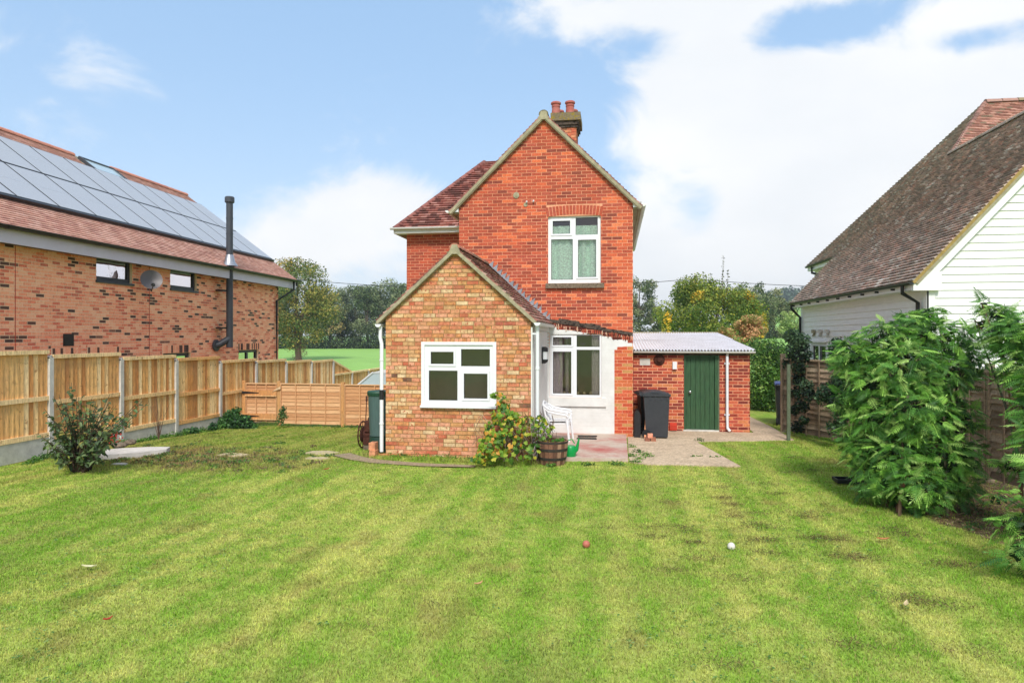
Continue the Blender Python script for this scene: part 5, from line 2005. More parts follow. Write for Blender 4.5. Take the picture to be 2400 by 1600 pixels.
def bg_trees():
    # lone field tree at the left
    b = atD(702, 848, 92)
    g = V(b.x, b.y, b.z)
    cols = [(128, 132, 70), (158, 146, 76), (104, 118, 62), (84, 102, 56), (176, 150, 76), (92, 110, 58)]
    t = tree('field_tree', (g.x, g.y, g.z), 14.4, (4.9, 4.4), 1.6, cols, 21000, 'broad tree turning yellow with shaggy trunk alone in the field', leaf=.27, k=90, seed=4, bark=(130, 104, 88), trunk_r=.42, csz=.24)
    mb_c = [(g.x + rng.uniform(-.7, .7), g.y + rng.uniform(-.6, .6), g.z + z, .6, .6, .7) for z in np.linspace(.3, 2.8, 9)]
    foliage('trunk_shoots', mb_c, 700, .3, [lin(140, 108, 90, .6), lin(120, 100, 78, .6)], M['crown'], t, shell=.2, aspect=.15)
    # row of trees behind the field, left of the house
    cols = [(96, 112, 76), (122, 134, 92), (76, 92, 66), (140, 146, 108), (66, 82, 58)]
    wl = ['woodland tree hidden behind the lone field tree, nearest the modern house', 'woodland tree behind the left half of the lone field tree', 'dark woodland tree just right of the lone field tree',
          'tallish brownish woodland tree second to the right of the lone field tree', 'lower woodland tree in the middle of the gap between the houses', 'greyish woodland tree right of the middle of the gap between the houses',
          'rounded woodland tree fourth from the brick house wall', 'woodland tree with open crown third from the brick house wall', 'tallest woodland tree close to the brick house wall', 'woodland tree cut off by the brick house wall']
    for i, (px, top) in enumerate(((640, 640), (668, 655), (742, 668), (772, 652), (800, 664), (830, 660), (862, 652), (890, 648), (918, 640), (945, 646))):
        d = 150 + (i % 3) * 7
        b = atD(px, 816, d)
        h = (816 - top) * d / FPX
        tree('woodland_tree', (b.x, b.y, b.z - .2), h, (2.9 + (i % 2) * .5, 3.0), 1.6, cols if i != 3 else cols + [(170, 150, 96)] * 2, 7500,
             wl[i], 'trees along the far side of the field', leaf=.42, k=36, seed=20 + i, csz=.25)
    c = [(atD(px, 806, 149).x, atD(px, 806, 149).y, atD(px, 806, 149).z, 2.2, 1.5, 1.8) for px in range(630, 960, 18)]
    foliage('undergrowth', c, 9000, .45, [lin(70, 86, 60, .5), lin(54, 70, 50, .5), lin(96, 108, 70, .5)], M['crown'], None, shell=.3, kind='stuff')
    # right of the house
    cols = [(112, 124, 84), (142, 148, 108), (86, 102, 72), (158, 156, 116), (70, 88, 60)]
    for i, (px, top, base, d, rx, lab) in enumerate(((1500, 636, 790, 120, 3.4, 'tall dark tree seen just right of the brick house corner'),
                                                    (1462, 650, 790, 126, 2.6, 'tree partly hidden behind the brick house corner'),
                                                    (1540, 718, 790, 124, 2.4, 'low dark tree between the brick house and the yellow green tree'),
                                                    (1765, 650, 792, 118, 4.4, 'large grey green tree behind the yellow edged tree'),
                                                    (1815, 668, 792, 122, 3.6, 'tree at the right edge of the far trees near the white house'),
                                                    (1606, 652, 790, 110, 1.6, 'thin dark tree beside the wooden pole'))):
        b = atD(px, base, d)
        h = (base - top) * d / FPX
        tree('distant_tree', (b.x, b.y, b.z - .3), h, (rx, rx * .9), 1.2, cols, 6000, lab, 'far trees beyond the outhouse', leaf=.34, k=40, seed=50 + i, csz=.26)
    c = [(atD(px, 786, 116).x, atD(px, 786, 116).y, atD(px, 786, 116).z, 2.0, 1.5, 1.6) for px in range(1460, 1880, 16)]
    foliage('far_hedge', c, 9000, .4, [lin(84, 98, 68, .5), lin(64, 78, 56, .5), lin(120, 128, 84, .5)], M['crown'], None, shell=.3, kind='stuff')
    # small trees by the lane at the right
    b = atD(1862, 800, 70)
    tree('lane_tree', (b.x, b.y, b.z), 3.4, (2.0, 1.8), .4, [(140, 160, 96), (172, 186, 120), (108, 132, 80)], 4500, 'pale green small tree in front of the far hill beside the white house', leaf=.2, k=24, seed=71)
    # the big yellow green tree behind the outhouse
    b = atD(1668, 835, 44)
    t = tree('golden_tree', (b.x, b.y, b.z - .3), 5.5, (3.35, 3.0), .3, [(112, 132, 60), (142, 150, 66), (90, 114, 54), (186, 168, 62), (76, 98, 48), (158, 164, 76)], 27000,
             'broad rounded tree with green and golden autumn leaves behind the outhouse', leaf=.15, k=90, seed=81, csz=.27, weights=[.26, .2, .22, .05, .17, .10])
    gc = []
    for px, py in ((1785, 745), (1772, 720), (1760, 700), (1790, 765), (1780, 785), (1640, 690), (1628, 700), (1750, 690), (1565, 745), (1560, 770)):
        p = atD(px, py, 42.6); gc.append((p.x, p.y, p.z, .36, .36, .42))
    foliage('golden_leaves', gc, 1100, .15, [lin(220, 176, 60, .6), lin(196, 156, 60, .6), lin(176, 168, 70, .6)], M['crown'], t, shell=.2)
    mb = MB(); sp = []
    for px, top in ((1695, 600), (1706, 634), (1666, 642)):
        p0, p1 = atD(px - 2, 690, 43), atD(px, top, 43)
        mb.tube([p0, p1], [.012, .004], 4, lin(120, 112, 90, .5))
        for q in np.linspace(.2, 1, 13 if top < 620 else 7):
            e = p0.lerp(p1, q); sp.append((e.x, e.y, e.z, .09, .09, .06))
    mb.build('twigs', M['bark'], t)
    foliage('twig_leaves', sp, 130, .13, [lin(86, 92, 60, .6), lin(110, 110, 70, .6)], M['crown'], t, shell=.1)
    # orange pink shrub
    b = atD(1735, 850, 30)
    tree('orange_shrub', (b.x, b.y, b.z), 2.15, (1.25, 1.0), .1, [(206, 152, 110), (214, 168, 124), (188, 138, 98), (172, 156, 100), (142, 146, 82)], 8000,
         'orange and pink leaved shrub rising behind the outhouse roof', leaf=.10, k=44, seed=91, cat='shrub', csz=.24)
    # green hedge bush by the path
    cl = []
    for i in range(34):
        px, py = 1764 + (i * 37) % 68, 815 + (i * 53) % 140
        p = atD(px, py, 21.0 + (i % 5) * .35); cl.append((p.x, p.y, p.z, .42, .42, .38))
    for px in range(1700, 1830, 14):
        p = atD(px, 812 + (px % 3) * 8, 24); cl.append((p.x, p.y, p.z, .5, .4, .35))
    root = empty('hedge_bush', (4.6, 20.5, 0), 'thick bright green hedge bush beside the path right of the outhouse', 'bush')
    foliage('leaves', cl, 15000, .085, [lin(96, 142, 56, .6), lin(122, 166, 70, .6), lin(66, 108, 46, .6), lin(50, 84, 40, .55), lin(150, 180, 90, .6)], M['leaf'], root, shell=.3)
    # far hill wood
    c = []
    for i in range(60):
        px = 1700 + i * 5
        p = atD(px, 700 + (i % 4) * 4 - (12 if 1830 < px < 1900 else 0), 560 + (i % 3) * 20); c.append((p.x, p.y, p.z, 14, 14, 7))
    foliage('hill_wood', c, 9000, 2.6, [lin(76, 94, 72, .5), lin(60, 80, 62, .5), lin(92, 108, 84, .5)], M['crown'], None, shell=.3, kind='stuff')
    # telegraph pole and wire
    p = atD(1630, 645, 58)
    mb = MB(); mb.tube([(p.x, p.y, -.2), (p.x, p.y, p.z)], [.17, .13], 10, lin(150, 138, 120, .55))
    pole = empty('telegraph_pole', (p.x, p.y, 0), 'grey wooden telegraph pole rising beside the golden tree', 'pole')
    mb.build('pole', M['bark'], pole, smooth=True)
    mb = MB(); mb.tube([(p.x - .05, p.y, p.z - .15), (p.x - .9, p.y, p.z - .95)], .03, 5, lin(150, 138, 120, .55))
    mb.build('stay', M['bark'], pole)

    def wire(a, b, sag, label):
        mb = MB()
        pts_ = []
        for i in range(17):
            t_ = i / 16
            q = a.lerp(b, t_); q.z -= sag * 4 * t_ * (1 - t_)
            pts_.append(q)
        mb.tube(pts_, .024, 5, (.02, .02, .02))
        mb.build('overhead_wire', M['rubber'], None, cat='wire', label=label)
    pt = V(p.x, p.y, p.z - .3)
    wire(pt, atD(560, 640, 64), 1.1, 'overhead wire running left from the telegraph pole behind the brick house')
    wire(pt, atD(2050, 670, 62), .25, 'overhead wire running right from the telegraph pole towards the white house')


bg_trees()


# ---- leaf templates for near plants
def tmpl_pinnate(L, pairs, ll, lw, droop, seed):
    """compound leaf along +X, flat up +Z, returned as quads (k,4,3)"""
    r_ = random.Random(seed)
    q = []
    def pt(t): return np.array([L * t, 0, -droop * t * t * L])
    for i in range(pairs):
        t = .22 + .74 * i / pairs
        s = math.sin(math.pi * (.25 + .62 * t)) * r_.uniform(.9, 1.1)
        for sd in (-1, 1):
            o = pt(t)
            dr = np.array([.34, sd * .94, -.32 * r_.uniform(.6, 1.4)]); dr /= np.linalg.norm(dr)
            sdv = np.array([.94, -sd * .34, 0])
            a, b = ll * s, lw * s
            q.append([o, o + dr * a * .4 + sdv * b * .5, o + dr * a + np.array([0, 0, -.1 * a]), o + dr * a * .4 - sdv * b * .5])
    o = pt(.95)
    dr = np.array([1, 0, -.6]); dr /= np.linalg.norm(dr)
    q.append([o, o + dr * ll * .35 + np.array([0, lw * .5, 0]), o + dr * ll * .8, o + dr * ll * .35 - np.array([0, lw * .5, 0])])
    for i in range(3):
        a, b = pt(i / 3), pt((i + 1) / 3)
        w_ = np.array([0, .0035, 0])
        q.append([a - w_, b - w_, b + w_, a + w_])
    return np.array(q)


def tmpl_lobed(s):
    """maple or vine like leaf as 5 quads"""
    q = []
    for ang, l in ((0, 1), (.85, .82), (-.85, .82), (1.75, .6), (-1.75, .6)):
        d = np.array([math.cos(ang), math.sin(ang), 0]); sd = np.array([-d[1], d[0], 0])
        q.append([np.array([0, 0, 0.]), d * s * .45 * l + sd * s * .27 + np.array([0, 0, .03 * s]), d * s * .75 * l + np.array([0, 0, -.1 * s]), d * s * .45 * l - sd * s * .27 + np.array([0, 0, .03 * s])])
    return np.array(q)


def tmpl_oval(s):
    f = .16 * s
    mid = [np.array([0, 0, 0.]), np.array([s * .5, 0, -.02 * s]), np.array([s, 0, -.12 * s])]
    l = [np.array([s * .25, s * .24, f * .5]), np.array([s * .62, s * .25, f * .5])]
    r_ = [np.array([s * .25, -s * .24, f * .5]), np.array([s * .62, -s * .25, f * .5])]
    return np.array([[mid[0], mid[1], l[1], l[0]], [mid[1], mid[2], mid[2], l[1]], [mid[0], r_[0], r_[1], mid[1]], [mid[1], r_[1], mid[2], mid[2]]])


def orient(dirs, ups):
    x = dirs / np.linalg.norm(dirs, axis=1)[:, None]
    y = np.cross(ups, x); y /= np.linalg.norm(y, axis=1)[:, None] + 1e-9
    z = np.cross(x, y)
    return np.stack([x, y, z], -1)     # columns


def leaves(parent, P, dirs, ups, tmpls, cols, nobj, mat, scale=(.8, 1.2), partname='leaf', rest='leaves', shadecol=None):
    """nearest nobj leaves become parts sharing meshes, the rest one joined part"""
    n = len(P)
    Rm = orient(dirs, ups)
    sc = rng.uniform(*scale, n)
    ti = rng.integers(0, len(tmpls), n)
    cols = np.array(cols)
    ci = rng.integers(0, len(cols), n)
    dist = np.linalg.norm(P - np.array(CAMP), axis=1)
    order = np.argsort(dist)
    objs = set(order[:nobj].tolist())
    meshes = {}
    par = parent.name
    inv = WM[par].inverted()
    for i in order[:nobj]:
        key = (int(ti[i]), int(ci[i]))
        if key not in meshes:
            t = tmpls[key[0]]
            v = t.reshape(-1, 3)
            meshes[key] = np_mesh(partname, v, 4, np.repeat(cols[key[1]][None], len(v), 0), mat)
        o = bpy.data.objects.new(partname, meshes[key])
        COL.objects.link(o)
        m_ = Matrix([[*(Rm[i, r] * sc[i]), P[i, r]] for r in range(3)] + [[0, 0, 0, 1]])
        o.parent = parent
        o.matrix_parent_inverse = inv
        o.matrix_basis = m_
    vs_, cs_ = [], []
    for k, t in enumerate(tmpls):
        sel = np.array([i for i in range(n) if ti[i] == k and i not in objs], int)
        if not len(sel): continue
        tv = t.reshape(-1, 3)
        w_ = np.einsum('nij,kj->nki', Rm[sel], tv) * sc[sel][:, None, None] + P[sel][:, None, :]
        vs_.append(w_.reshape(-1, 3))
        cs_.append(np.repeat(cols[ci[sel]] * rng.uniform(.8, 1.15, len(sel))[:, None], len(tv), 0))
    if vs_:
        me = np_mesh(rest, np.concatenate(vs_), 4, np.concatenate(cs_), mat)
        o = link_mesh(rest, me, parent)
        o['kind'] = 'stuff'


def near_plants():
    # ---- big feathery shrubs on the right
    T = [tmpl_pinnate(.21, 8, .072, .019, .4, 1), tmpl_pinnate(.17, 7, .066, .018, .7, 2), tmpl_pinnate(.24, 9, .078, .020, .3, 3), tmpl_pinnate(.13, 5, .055, .017, .5, 4)]
    gc = [lin(92, 146, 52, .70), lin(114, 166, 62, .70), lin(62, 108, 42, .60), lin(146, 192, 82, .74), lin(98, 150, 66, .68), lin(170, 204, 110, .72), lin(76, 124, 50, .64)]

    def feathery(label, clumps, n, nobj, stems, base, seedc):
        root = empty('feathery_shrub', base, label, 'shrub', 'feathery leaved shrubs by the right fence')
        P, D, idx = cloud_pts(clumps, n, .74)
        ok = P[:, 2] > .04
        P, D = P[ok], D[ok]
        m = len(P)
        dirs = D * .55 + rng.normal(size=(m, 3)) * .65
        dirs[:, 2] = dirs[:, 2] * .5 - .05
        ups = np.tile([0, 0, .8], (m, 1)) + D * .9 + rng.normal(size=(m, 3)) * .2
        tone = np.clip((P[:, 2] - .4) / 2.0, 0, 1)
        leaves(root, P, dirs, ups, T, gc, nobj, M['leaf'], (.6, 1.2))
        mb = MB()
        rnd = random.Random(seedc)
        for i in range(stems):
            q = clumps[rnd.randrange(len(clumps))]
            b = V(base[0] + rnd.uniform(-.35, .35), base[1] + rnd.uniform(-.25, .25), 0)
            e = V(q[0] + rnd.uniform(-.1, .1), q[1], q[2] + q[5] * .7)
            mid = b.lerp(e, .5) + V(0, 0, .2)
            mb.tube([b, mid, e], [.02, .014, .006], 5, lin(rnd.choice((140, 120, 100)), 96, 72, .55))
        mb.build('stems', M['bark'], root)
        # leaves that close the middle of the plant, inner shade put into their colour
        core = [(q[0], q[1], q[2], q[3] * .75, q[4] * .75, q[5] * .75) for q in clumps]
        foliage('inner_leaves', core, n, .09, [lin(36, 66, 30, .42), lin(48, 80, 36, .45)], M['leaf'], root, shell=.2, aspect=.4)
        return root
    cl = []
    def at(px, py, d, r): 
        p = atD(px, py, d); return (p.x, p.y, p.z, r, r, r * .85)
    for px, py, d, r in ((2010, 835, 10.2, .40), (2080, 800, 10.1, .45), (2150, 775, 10.0, .40), (2220, 800, 10.0, .42), (2120, 860, 9.6, .5), (2040, 900, 9.9, .42), (2200, 880, 9.6, .45), (2270, 850, 9.9, .32),
                         (2060, 980, 9.7, .42), (2150, 970, 9.3, .5), (2230, 980, 9.6, .4), (2030, 1060, 9.7, .33), (2110, 1070, 9.3, .48), (2200, 1070, 9.2, .45), (2060, 1120, 9.4, .38), (2150, 1140, 9.0, .42), (2220, 1130, 9.2, .36), (2255, 1060, 9.5, .28), (1990, 940, 10.2, .26), (2010, 1020, 9.9, .28), (2175, 740, 10.1, .22)):
        cl.append(at(px, py, d, r * .80))
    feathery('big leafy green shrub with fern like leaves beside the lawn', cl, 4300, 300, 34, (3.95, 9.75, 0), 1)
    cl = []
    for px, py, d, r in ((2345, 790, 8.9, .34), (2395, 780, 8.7, .42), (2450, 800, 8.6, .5), (2345, 740, 9.2, .26), (2415, 850, 8.4, .36), (2460, 900, 8.0, .42), (2385, 870, 8.8, .24), (2440, 960, 7.9, .34),
                         (2470, 1020, 7.6, .42), (2440, 1080, 7.5, .34), (2410, 1010, 8.0, .20), (2370, 1090, 8.2, .16), (2310, 720, 9.4, .16), (2300, 760, 9.5, .16)):
        cl.append(at(px, py, d, r * .66))
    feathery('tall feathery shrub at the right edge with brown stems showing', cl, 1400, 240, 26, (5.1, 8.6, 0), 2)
    cl = []
    for px, py, d, r in ((2400, 1230, 6.6, .26), (2440, 1180, 6.7, .3), (2390, 1300, 6.5, .2), (2450, 1290, 6.4, .28), (2340, 1170, 7.4, .16)):
        cl.append(at(px, py, d, r * .7))
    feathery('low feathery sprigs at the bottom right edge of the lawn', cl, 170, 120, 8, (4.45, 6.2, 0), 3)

    # ---- vine bush by the extension
    root = empty('vine_bush', (-2.0, 12.45, 0), 'tangled vine bush with green, yellow and orange leaves against the extension', 'bush')
    cl = []
    for px, py, d, r in ((1180, 945, 12.5, .14), (1175, 975, 12.4, .2), (1205, 985, 12.4, .18), (1160, 1010, 12.3, .22), (1215, 1005, 12.3, .22), (1150, 1045, 12.2, .22), (1190, 1040, 12.2, .25), (1235, 1030, 12.3, .22), (1262, 1010, 12.3, .16),
                         (1275, 1030, 12.4, .16), (1290, 1040, 12.5, .12), (1265, 985, 12.6, .10), (1240, 990, 12.5, .14), (1140, 1065, 12.1, .18), (1125, 1073, 12.0, .12), (1200, 1065, 12.1, .2), (1245, 1055, 12.2, .18), (1285, 1000, 12.5, .1), (1165, 925, 12.6, .08)):
        cl.append(at(px, py, d, r))
    P, D, idx = cloud_pts(cl, 1150, .6)
    ok = (P[:, 2] > .03) & (P[:, 1] < 12.74) | ((P[:, 2] > .03) & (P[:, 0] > -1.5)); P, D = P[ok], D[ok]
    right = P[:, 0] > -1.95
    low = P[:, 2] < .75
    keep = ~(right & low) | (rng.random(len(P)) < .35); P, D = P[keep], D[keep]
    n = len(P)
    dirs = rng.normal(size=(n, 3)) * .6 + D * .4 + np.array([0, 0, -.5])
    ups = D + np.array([0, -.9, .5]) + rng.normal(size=(n, 3)) * .3
    lc = [lin(110, 150, 44, .65), lin(146, 176, 56, .66), lin(84, 124, 40, .62), lin(196, 190, 66, .7), lin(216, 160, 64, .66), lin(136, 172, 52, .65), lin(124, 164, 60, .65), lin(164, 180, 60, .66), lin(100, 144, 48, .62), lin(70, 110, 42, .6)]
    leaves(root, P, dirs, ups, [tmpl_lobed(.075), tmpl_lobed(.095)], lc, 300, M['leaf'], (.7, 1.25))
    mb = MB(); rnd = random.Random(8)
    for i in range(85):
        b = V(rnd.uniform(-2.35, -1.2), rnd.uniform(12.2, 12.6), rnd.uniform(.0, .25))
        e = V(b.x + rnd.uniform(-.45, .4), rnd.uniform(12.1, 12.6), rnd.uniform(.35, .95))
        mid = b.lerp(e, .5) + V(rnd.uniform(-.15, .15), rnd.uniform(-.1, .05), rnd.uniform(0, .22))
        mb.tube([b, mid, e, e + V(rnd.uniform(-.15, .2), -.05, -rnd.uniform(.05, .4))], [.007, .006, .005, .003], 4, lin(*rnd.choice(((120, 90, 66), (90, 66, 50), (160, 130, 104), (200, 180, 160))), .6))
    mb.build('stems', M['bark'], root)

    # ---- bush at the left
    b0 = atG(190, 1106)
    root = empty('left_bush', b0, 'open dark leaved bush with red berries in front of the left fence', 'bush')
    mb = MB(); rnd = random.Random(10)
    P, Dv = [], []
    tips = [(110, 985), (125, 1000), (135, 920), (160, 950), (180, 905), (185, 930), (205, 965), (225, 945), (245, 930), (262, 955), (285, 960), (300, 985), (320, 975), (335, 935), (100, 1015), (105, 1040), (130, 1060), (255, 1000), (270, 1020), (230, 1000), (200, 1010), (160, 1010),
            (145, 1030), (215, 1040), (250, 1050), (180, 1050), (150, 960), (215, 930), (275, 985), (240, 975), (115, 960), (170, 985), (190, 960), (230, 1070), (170, 1085), (200, 1080), (150, 1075)]
    for px, py in tips * 3:
        e = atD(px + rnd.uniform(-14, 14), py + rnd.uniform(-12, 14), rnd.uniform(11.1, 12.2))
        b = V(b0.x + rnd.uniform(-.12, .12), b0.y + rnd.uniform(-.1, .1), 0)
        mid = b.lerp(e, .5) + V((e.x - b.x) * .05, 0, .12)
        mb.tube([b, mid, e], [.011, .007, .003], 4, lin(104, 84, 66, .55))
        m_ = rnd.randrange(9, 15)
        for k in range(m_):
            t = .35 + .65 * k / m_
            q = (b.lerp(mid, t * 2) if t < .5 else mid.lerp(e, t * 2 - 1))
            P.append([q.x, q.y, q.z]); Dv.append([(e.x - b.x) * .5 + rnd.uniform(-.6, .6), rnd.uniform(-.6, .4), rnd.uniform(-.5, .3)])
    mb.build('stems', M['bark'], root)
    P = np.array(P); Dv = np.array(Dv)
    lc = [lin(82, 104, 60, .62), lin(98, 124, 72, .62), lin(64, 86, 52, .6), lin(118, 138, 86, .62), lin(90, 110, 76, .62), lin(160, 150, 76, .62)]
    leaves(root, P, Dv, np.tile([0, -.4, 1.0], (len(P), 1)) + rng.normal(size=(len(P), 3)) * .4, [tmpl_oval(.105), tmpl_oval(.085)], lc[:5] * 3 + lc[5:], 300, M['leaf'], (.7, 1.25))
    mb = MB()
    for i in range(26):
        p = atD(270 + rnd.uniform(-14, 18), 1022 + rnd.uniform(-10, 16), 11.3)
        mb.lathe(p, [(.004, -.012), (.013, 0), (.004, .012)], 6, lin(200, 70, 60, .65))
    mb.build('berries', M['leaf'], root)

    # ---- ivy and climbers
    root = empty('ivy_column', (4.35, 16.9, 0), 'dark ivy column growing over the end of the old fence', 'climber')
    cl = []
    for px, py, r in ((1858, 790, .26), (1880, 800, .24), (1862, 825, .28), (1885, 830, .22), (1850, 850, .2), (1872, 860, .22), (1870, 890, .2), (1866, 920, .18), (1880, 950, .2), (1862, 960, .16), (1868, 1000, .18), (1885, 985, .14), (1890, 905, .2), (1895, 925, .18)):
        p = atD(px, py, 16.35 - (px - 1850) * .03); cl.append((p.x, p.y, p.z, r * .85, r * .85, r * .85))
    foliage('leaves', cl, 3800, .065, [lin(44, 72, 48, .55), lin(60, 90, 58, .55), lin(34, 54, 38, .5), lin(84, 112, 76, .58)], M['leaf'], root, shell=.3, aspect=.8)
    root = empty('fence_ivy', (5.3, 14.7, 0), 'ivy mound climbing the old fence beside the big shrub', 'climber')
    cl = []
    for px, py, r in ((1965, 810, .2), (1960, 850, .2), (1965, 890, .2), (1940, 920, .22), (1960, 940, .22), (1925, 930, .16), (1970, 980, .2), (1955, 1000, .18), (1985, 900, .25), (1990, 850, .25), (1985, 950, .25), (1960, 830, .16)):
        p = atD(px, py, 14.3 - (px - 1940) * .01); cl.append((p.x, p.y, p.z, r, r, r))
    foliage('leaves', cl, 4200, .06, [lin(48, 78, 50, .55), lin(70, 104, 62, .55), lin(38, 60, 42, .5), lin(96, 128, 84, .58)], M['leaf'], root, shell=.3, aspect=.8)
    root = empty('fence_creeper', (-10.6, 18.2, 0), 'green creeper growing in the corner beside the garden gate', 'climber')
    cl = []
    for px, py, r in ((545, 975, .25), (560, 990, .28), (575, 985, .2), (530, 990, .25), (520, 1000, .2), (585, 998, .2), (555, 962, .14), (500, 1000, .14), (455, 1010, .14), (440, 1012, .12), (595, 1000, .14), (560, 1002, .2)):
        p = atD(px, py, 18.9 if px > 510 else 17.3); cl.append((max(p.x, -10.75), p.y, max(p.z, -.28), r, r, r * .8))
    foliage('leaves', cl, 3000, .075, [lin(66, 112, 58, .6), lin(86, 136, 66, .6), lin(48, 84, 48, .55)], M['leaf'], root, shell=.3, aspect=.8)
    root = empty('gate_climber', (-9.4, 18.4, -.2), 'small leafy climber on the post right of the garden gate', 'climber')
    cl = []
    for px, py, r in ((660, 970, .12), (664, 960, .1), (657, 985, .13), (668, 975, .09)):
        p = atD(px, py, 19.0); cl.append((p.x, p.y, p.z, r, r, r * 1.3))
    foliage('leaves', cl, 420, .06, [lin(96, 132, 72, .6), lin(70, 108, 58, .6)], M['leaf'], root, shell=.2)
    # bare twigs by the fence
    root = empty('bare_weed', atG(375, 1030), 'thin bare twiggy weed in front of the left fence', 'weed')
    mb = MB(); b = atG(372, 1030)
    for i in range(14):
        e = b + V(rnd.uniform(-.35, .4), rnd.uniform(-.2, .2), rnd.uniform(.4, 1.1))
        mb.tube([b, b.lerp(e, .5) + V(rnd.uniform(-.05, .05), 0, .08), e], [.006, .004, .002], 4, lin(120, 92, 76, .6))
    mb.build('twigs', M['bark'], root)
    # weeds of the rough corner, along the house and in the bed
    cl = []
    for i in range(150):
        x, y = rnd.gauss(-7.6, 1.4), rnd.gauss(12.1, .85)
        if y < 10.9 or x > -5.3 or x < -10.6: continue
        cl.append((x, y, gz(x, y) + .015, rnd.uniform(.06, .2), rnd.uniform(.06, .16), .045))
    foliage('weeds', cl, 9000, .045, [lin(96, 140, 56, .6), lin(124, 160, 72, .6), lin(74, 112, 50, .58), lin(150, 134, 90, .58), lin(118, 96, 66, .55)], M['leaf'], None, kind='stuff', shell=.1, up=.9)
    cl = []
    for i in range(60):
        y = 11 + i * .12
        cl.append((-10.72 + rnd.uniform(0, .18), y, gz(-10.6, y) + .03, .12, .14, rnd.uniform(.04, .14)))
    for i in range(26):
        x = -4.35 + i * .07
        cl.append((x, 12.66 + rnd.uniform(-.04, .02), .02, .06, .04, rnd.uniform(.02, .10)))
    for px, py in ((1495, 1062), (1510, 1068), (1480, 1072), (1500, 1078), (1520, 1072), (1478, 1050), (1455, 1092), (1440, 1090), (1490, 1085), (1640, 1035), (1380, 1092), (1290, 1094)):
        p = atG(px, py); cl.append((p.x, p.y, .04, .13, .10, .06))
    for px, py in ((1625, 1072), (1640, 1072), (1670, 1074), (1685, 1073)):
        p = atG(px, py); cl.append((p.x, p.y, .03, .07, .04, .03))
    for i in range(34):
        x = -10.6 + i * .19
        cl.append((x, 18.45, gz(x, 18.5) + .03, .1, .06, rnd.uniform(.03, .1)))
    foliage('edge_weeds', cl, 10000, .04, [lin(92, 142, 52, .6), lin(124, 168, 66, .6), lin(66, 106, 46, .58)], M['leaf'], None, kind='stuff', shell=.1, up=.7)
    # small broad leaved weeds and clover in the mown grass
    n = 5200
    x = rng.uniform(-9, 5.2, n); y = 3.6 + 9 * rng.random(n) ** 1.5
    k = fbm(x, y, .8, 91) + .5 * fbm(x, y, 3.0, 92)
    m = (k > .80) & ~in_poly(x, y, BED_POLY) & ~in_poly(x, y, PATH_POLY) & ~in_poly(x, y, STRIP_POLY) & ~in_poly(x, y, HOUSE_POLY); x, y = x[m], y[m]; n = len(x)
    P = np.stack([x, y, .026 + rng.random(n) * .016 + (fbm(x, y, .8, 50) - .5) * .03], -1)
    P = np.repeat(P, 4, 0) + rng.normal(size=(n * 4, 3)) * np.array([.014, .014, .003])
    v = leaf_quads(P, np.tile([0, 0, 1.0], (n * 4, 1)), .022, .8, .7, .3)
    cs = np.array([lin(96, 142, 60, .6), lin(120, 160, 78, .62), lin(78, 120, 52, .58), lin(150, 176, 104, .62)])[rng.integers(0, 4, n * 4)]
    me = np_mesh('clover', v, 4, np.repeat(cs, 4, 0), M['leaf'])
    tag(link_mesh('clover', me), None, None, None, 'stuff')
    # litter of the bed: straw and dead stalks
    n = 5200
    x = rng.uniform(3.9, 7.4, n); y = rng.uniform(4.6, 13, n)
    m = in_poly(x, y, BED_POLY); x, y = x[m], y[m]; n = len(x)
    th = rng.uniform(0, 6.28, n); ln = rng.uniform(.03, .16, n); wd = rng.uniform(.002, .006, n)
    z = .012 + rng.random(n) * .03
    dx, dy = np.cos(th) * ln, np.sin(th) * ln
    wx, wy = -np.sin(th) * wd, np.cos(th) * wd
    tz = rng.uniform(-.01, .03, n)
    v = np.stack([np.stack([x - wx, y - wy, z], -1), np.stack([x + dx - wx, y + dy - wy, z + tz], -1), np.stack([x + dx + wx, y + dy + wy, z + tz], -1), np.stack([x + wx, y + wy, z], -1)], 1)
    cs = np.array([lin(190, 156, 116, .6), lin(150, 112, 80, .6), lin(214, 190, 150, .6), lin(104, 78, 58, .55), lin(96, 124, 60, .55)])[rng.integers(0, 5, n)]
    me = np_mesh('bed_litter', v.reshape(-1, 3), 4, np.repeat(cs, 4, 0), M['bark'])
    tag(link_mesh('bed_litter', me), None, None, None, 'stuff')
    cl = []
    for i in range(70):
        x, y = rnd.uniform(3.9, 6.2), rnd.uniform(5.4, 10.5)
        if not in_poly(np.array([x]), np.array([y]), BED_POLY)[0]: continue
        cl.append((x, y, .03, .14, .12, .04))
    foliage('bed_ground_cover', cl, 3600, .04, [lin(84, 120, 58, .58), lin(110, 144, 74, .58), lin(130, 104, 74, .55)], M['leaf'], None, kind='stuff', shell=.1, up=.8)
    # clumps of dead clippings on the lawn
    spots_ = [(1575, 1180), (1690, 1145), (1700, 1170), (1715, 1185), (1720, 1215), (1762, 1205), (1768, 1232), (1780, 1240), (1800, 1138), (1825, 1160), (1850, 1110), (1860, 1075), (1885, 1205), (1890, 1215), (1770, 1270), (1795, 1268), (1905, 1265),
              (1945, 1268), (1955, 1266), (1995, 1308), (2010, 1312), (1985, 1305), (2090, 1242), (2130, 1262), (2105, 1252), (2225, 1325), (2240, 1330), (2130, 1408), (2150, 1410), (2205, 1425), (2005, 1515), (1620, 1250), (1625, 1275), (1575, 1340), (1715, 1357),
              (1520, 1240), (1525, 1262), (1590, 1238), (1635, 1313), (1240, 1395), (1420, 1240), (1445, 1305), (1500, 1190), (1800, 1300), (2245, 1530), (1910, 1105), (880, 1345), (640, 1290), (550, 1260), (1110, 1300), (1330, 1500), (1700, 1560), (860, 1470), (1020, 1420)]
    P = []
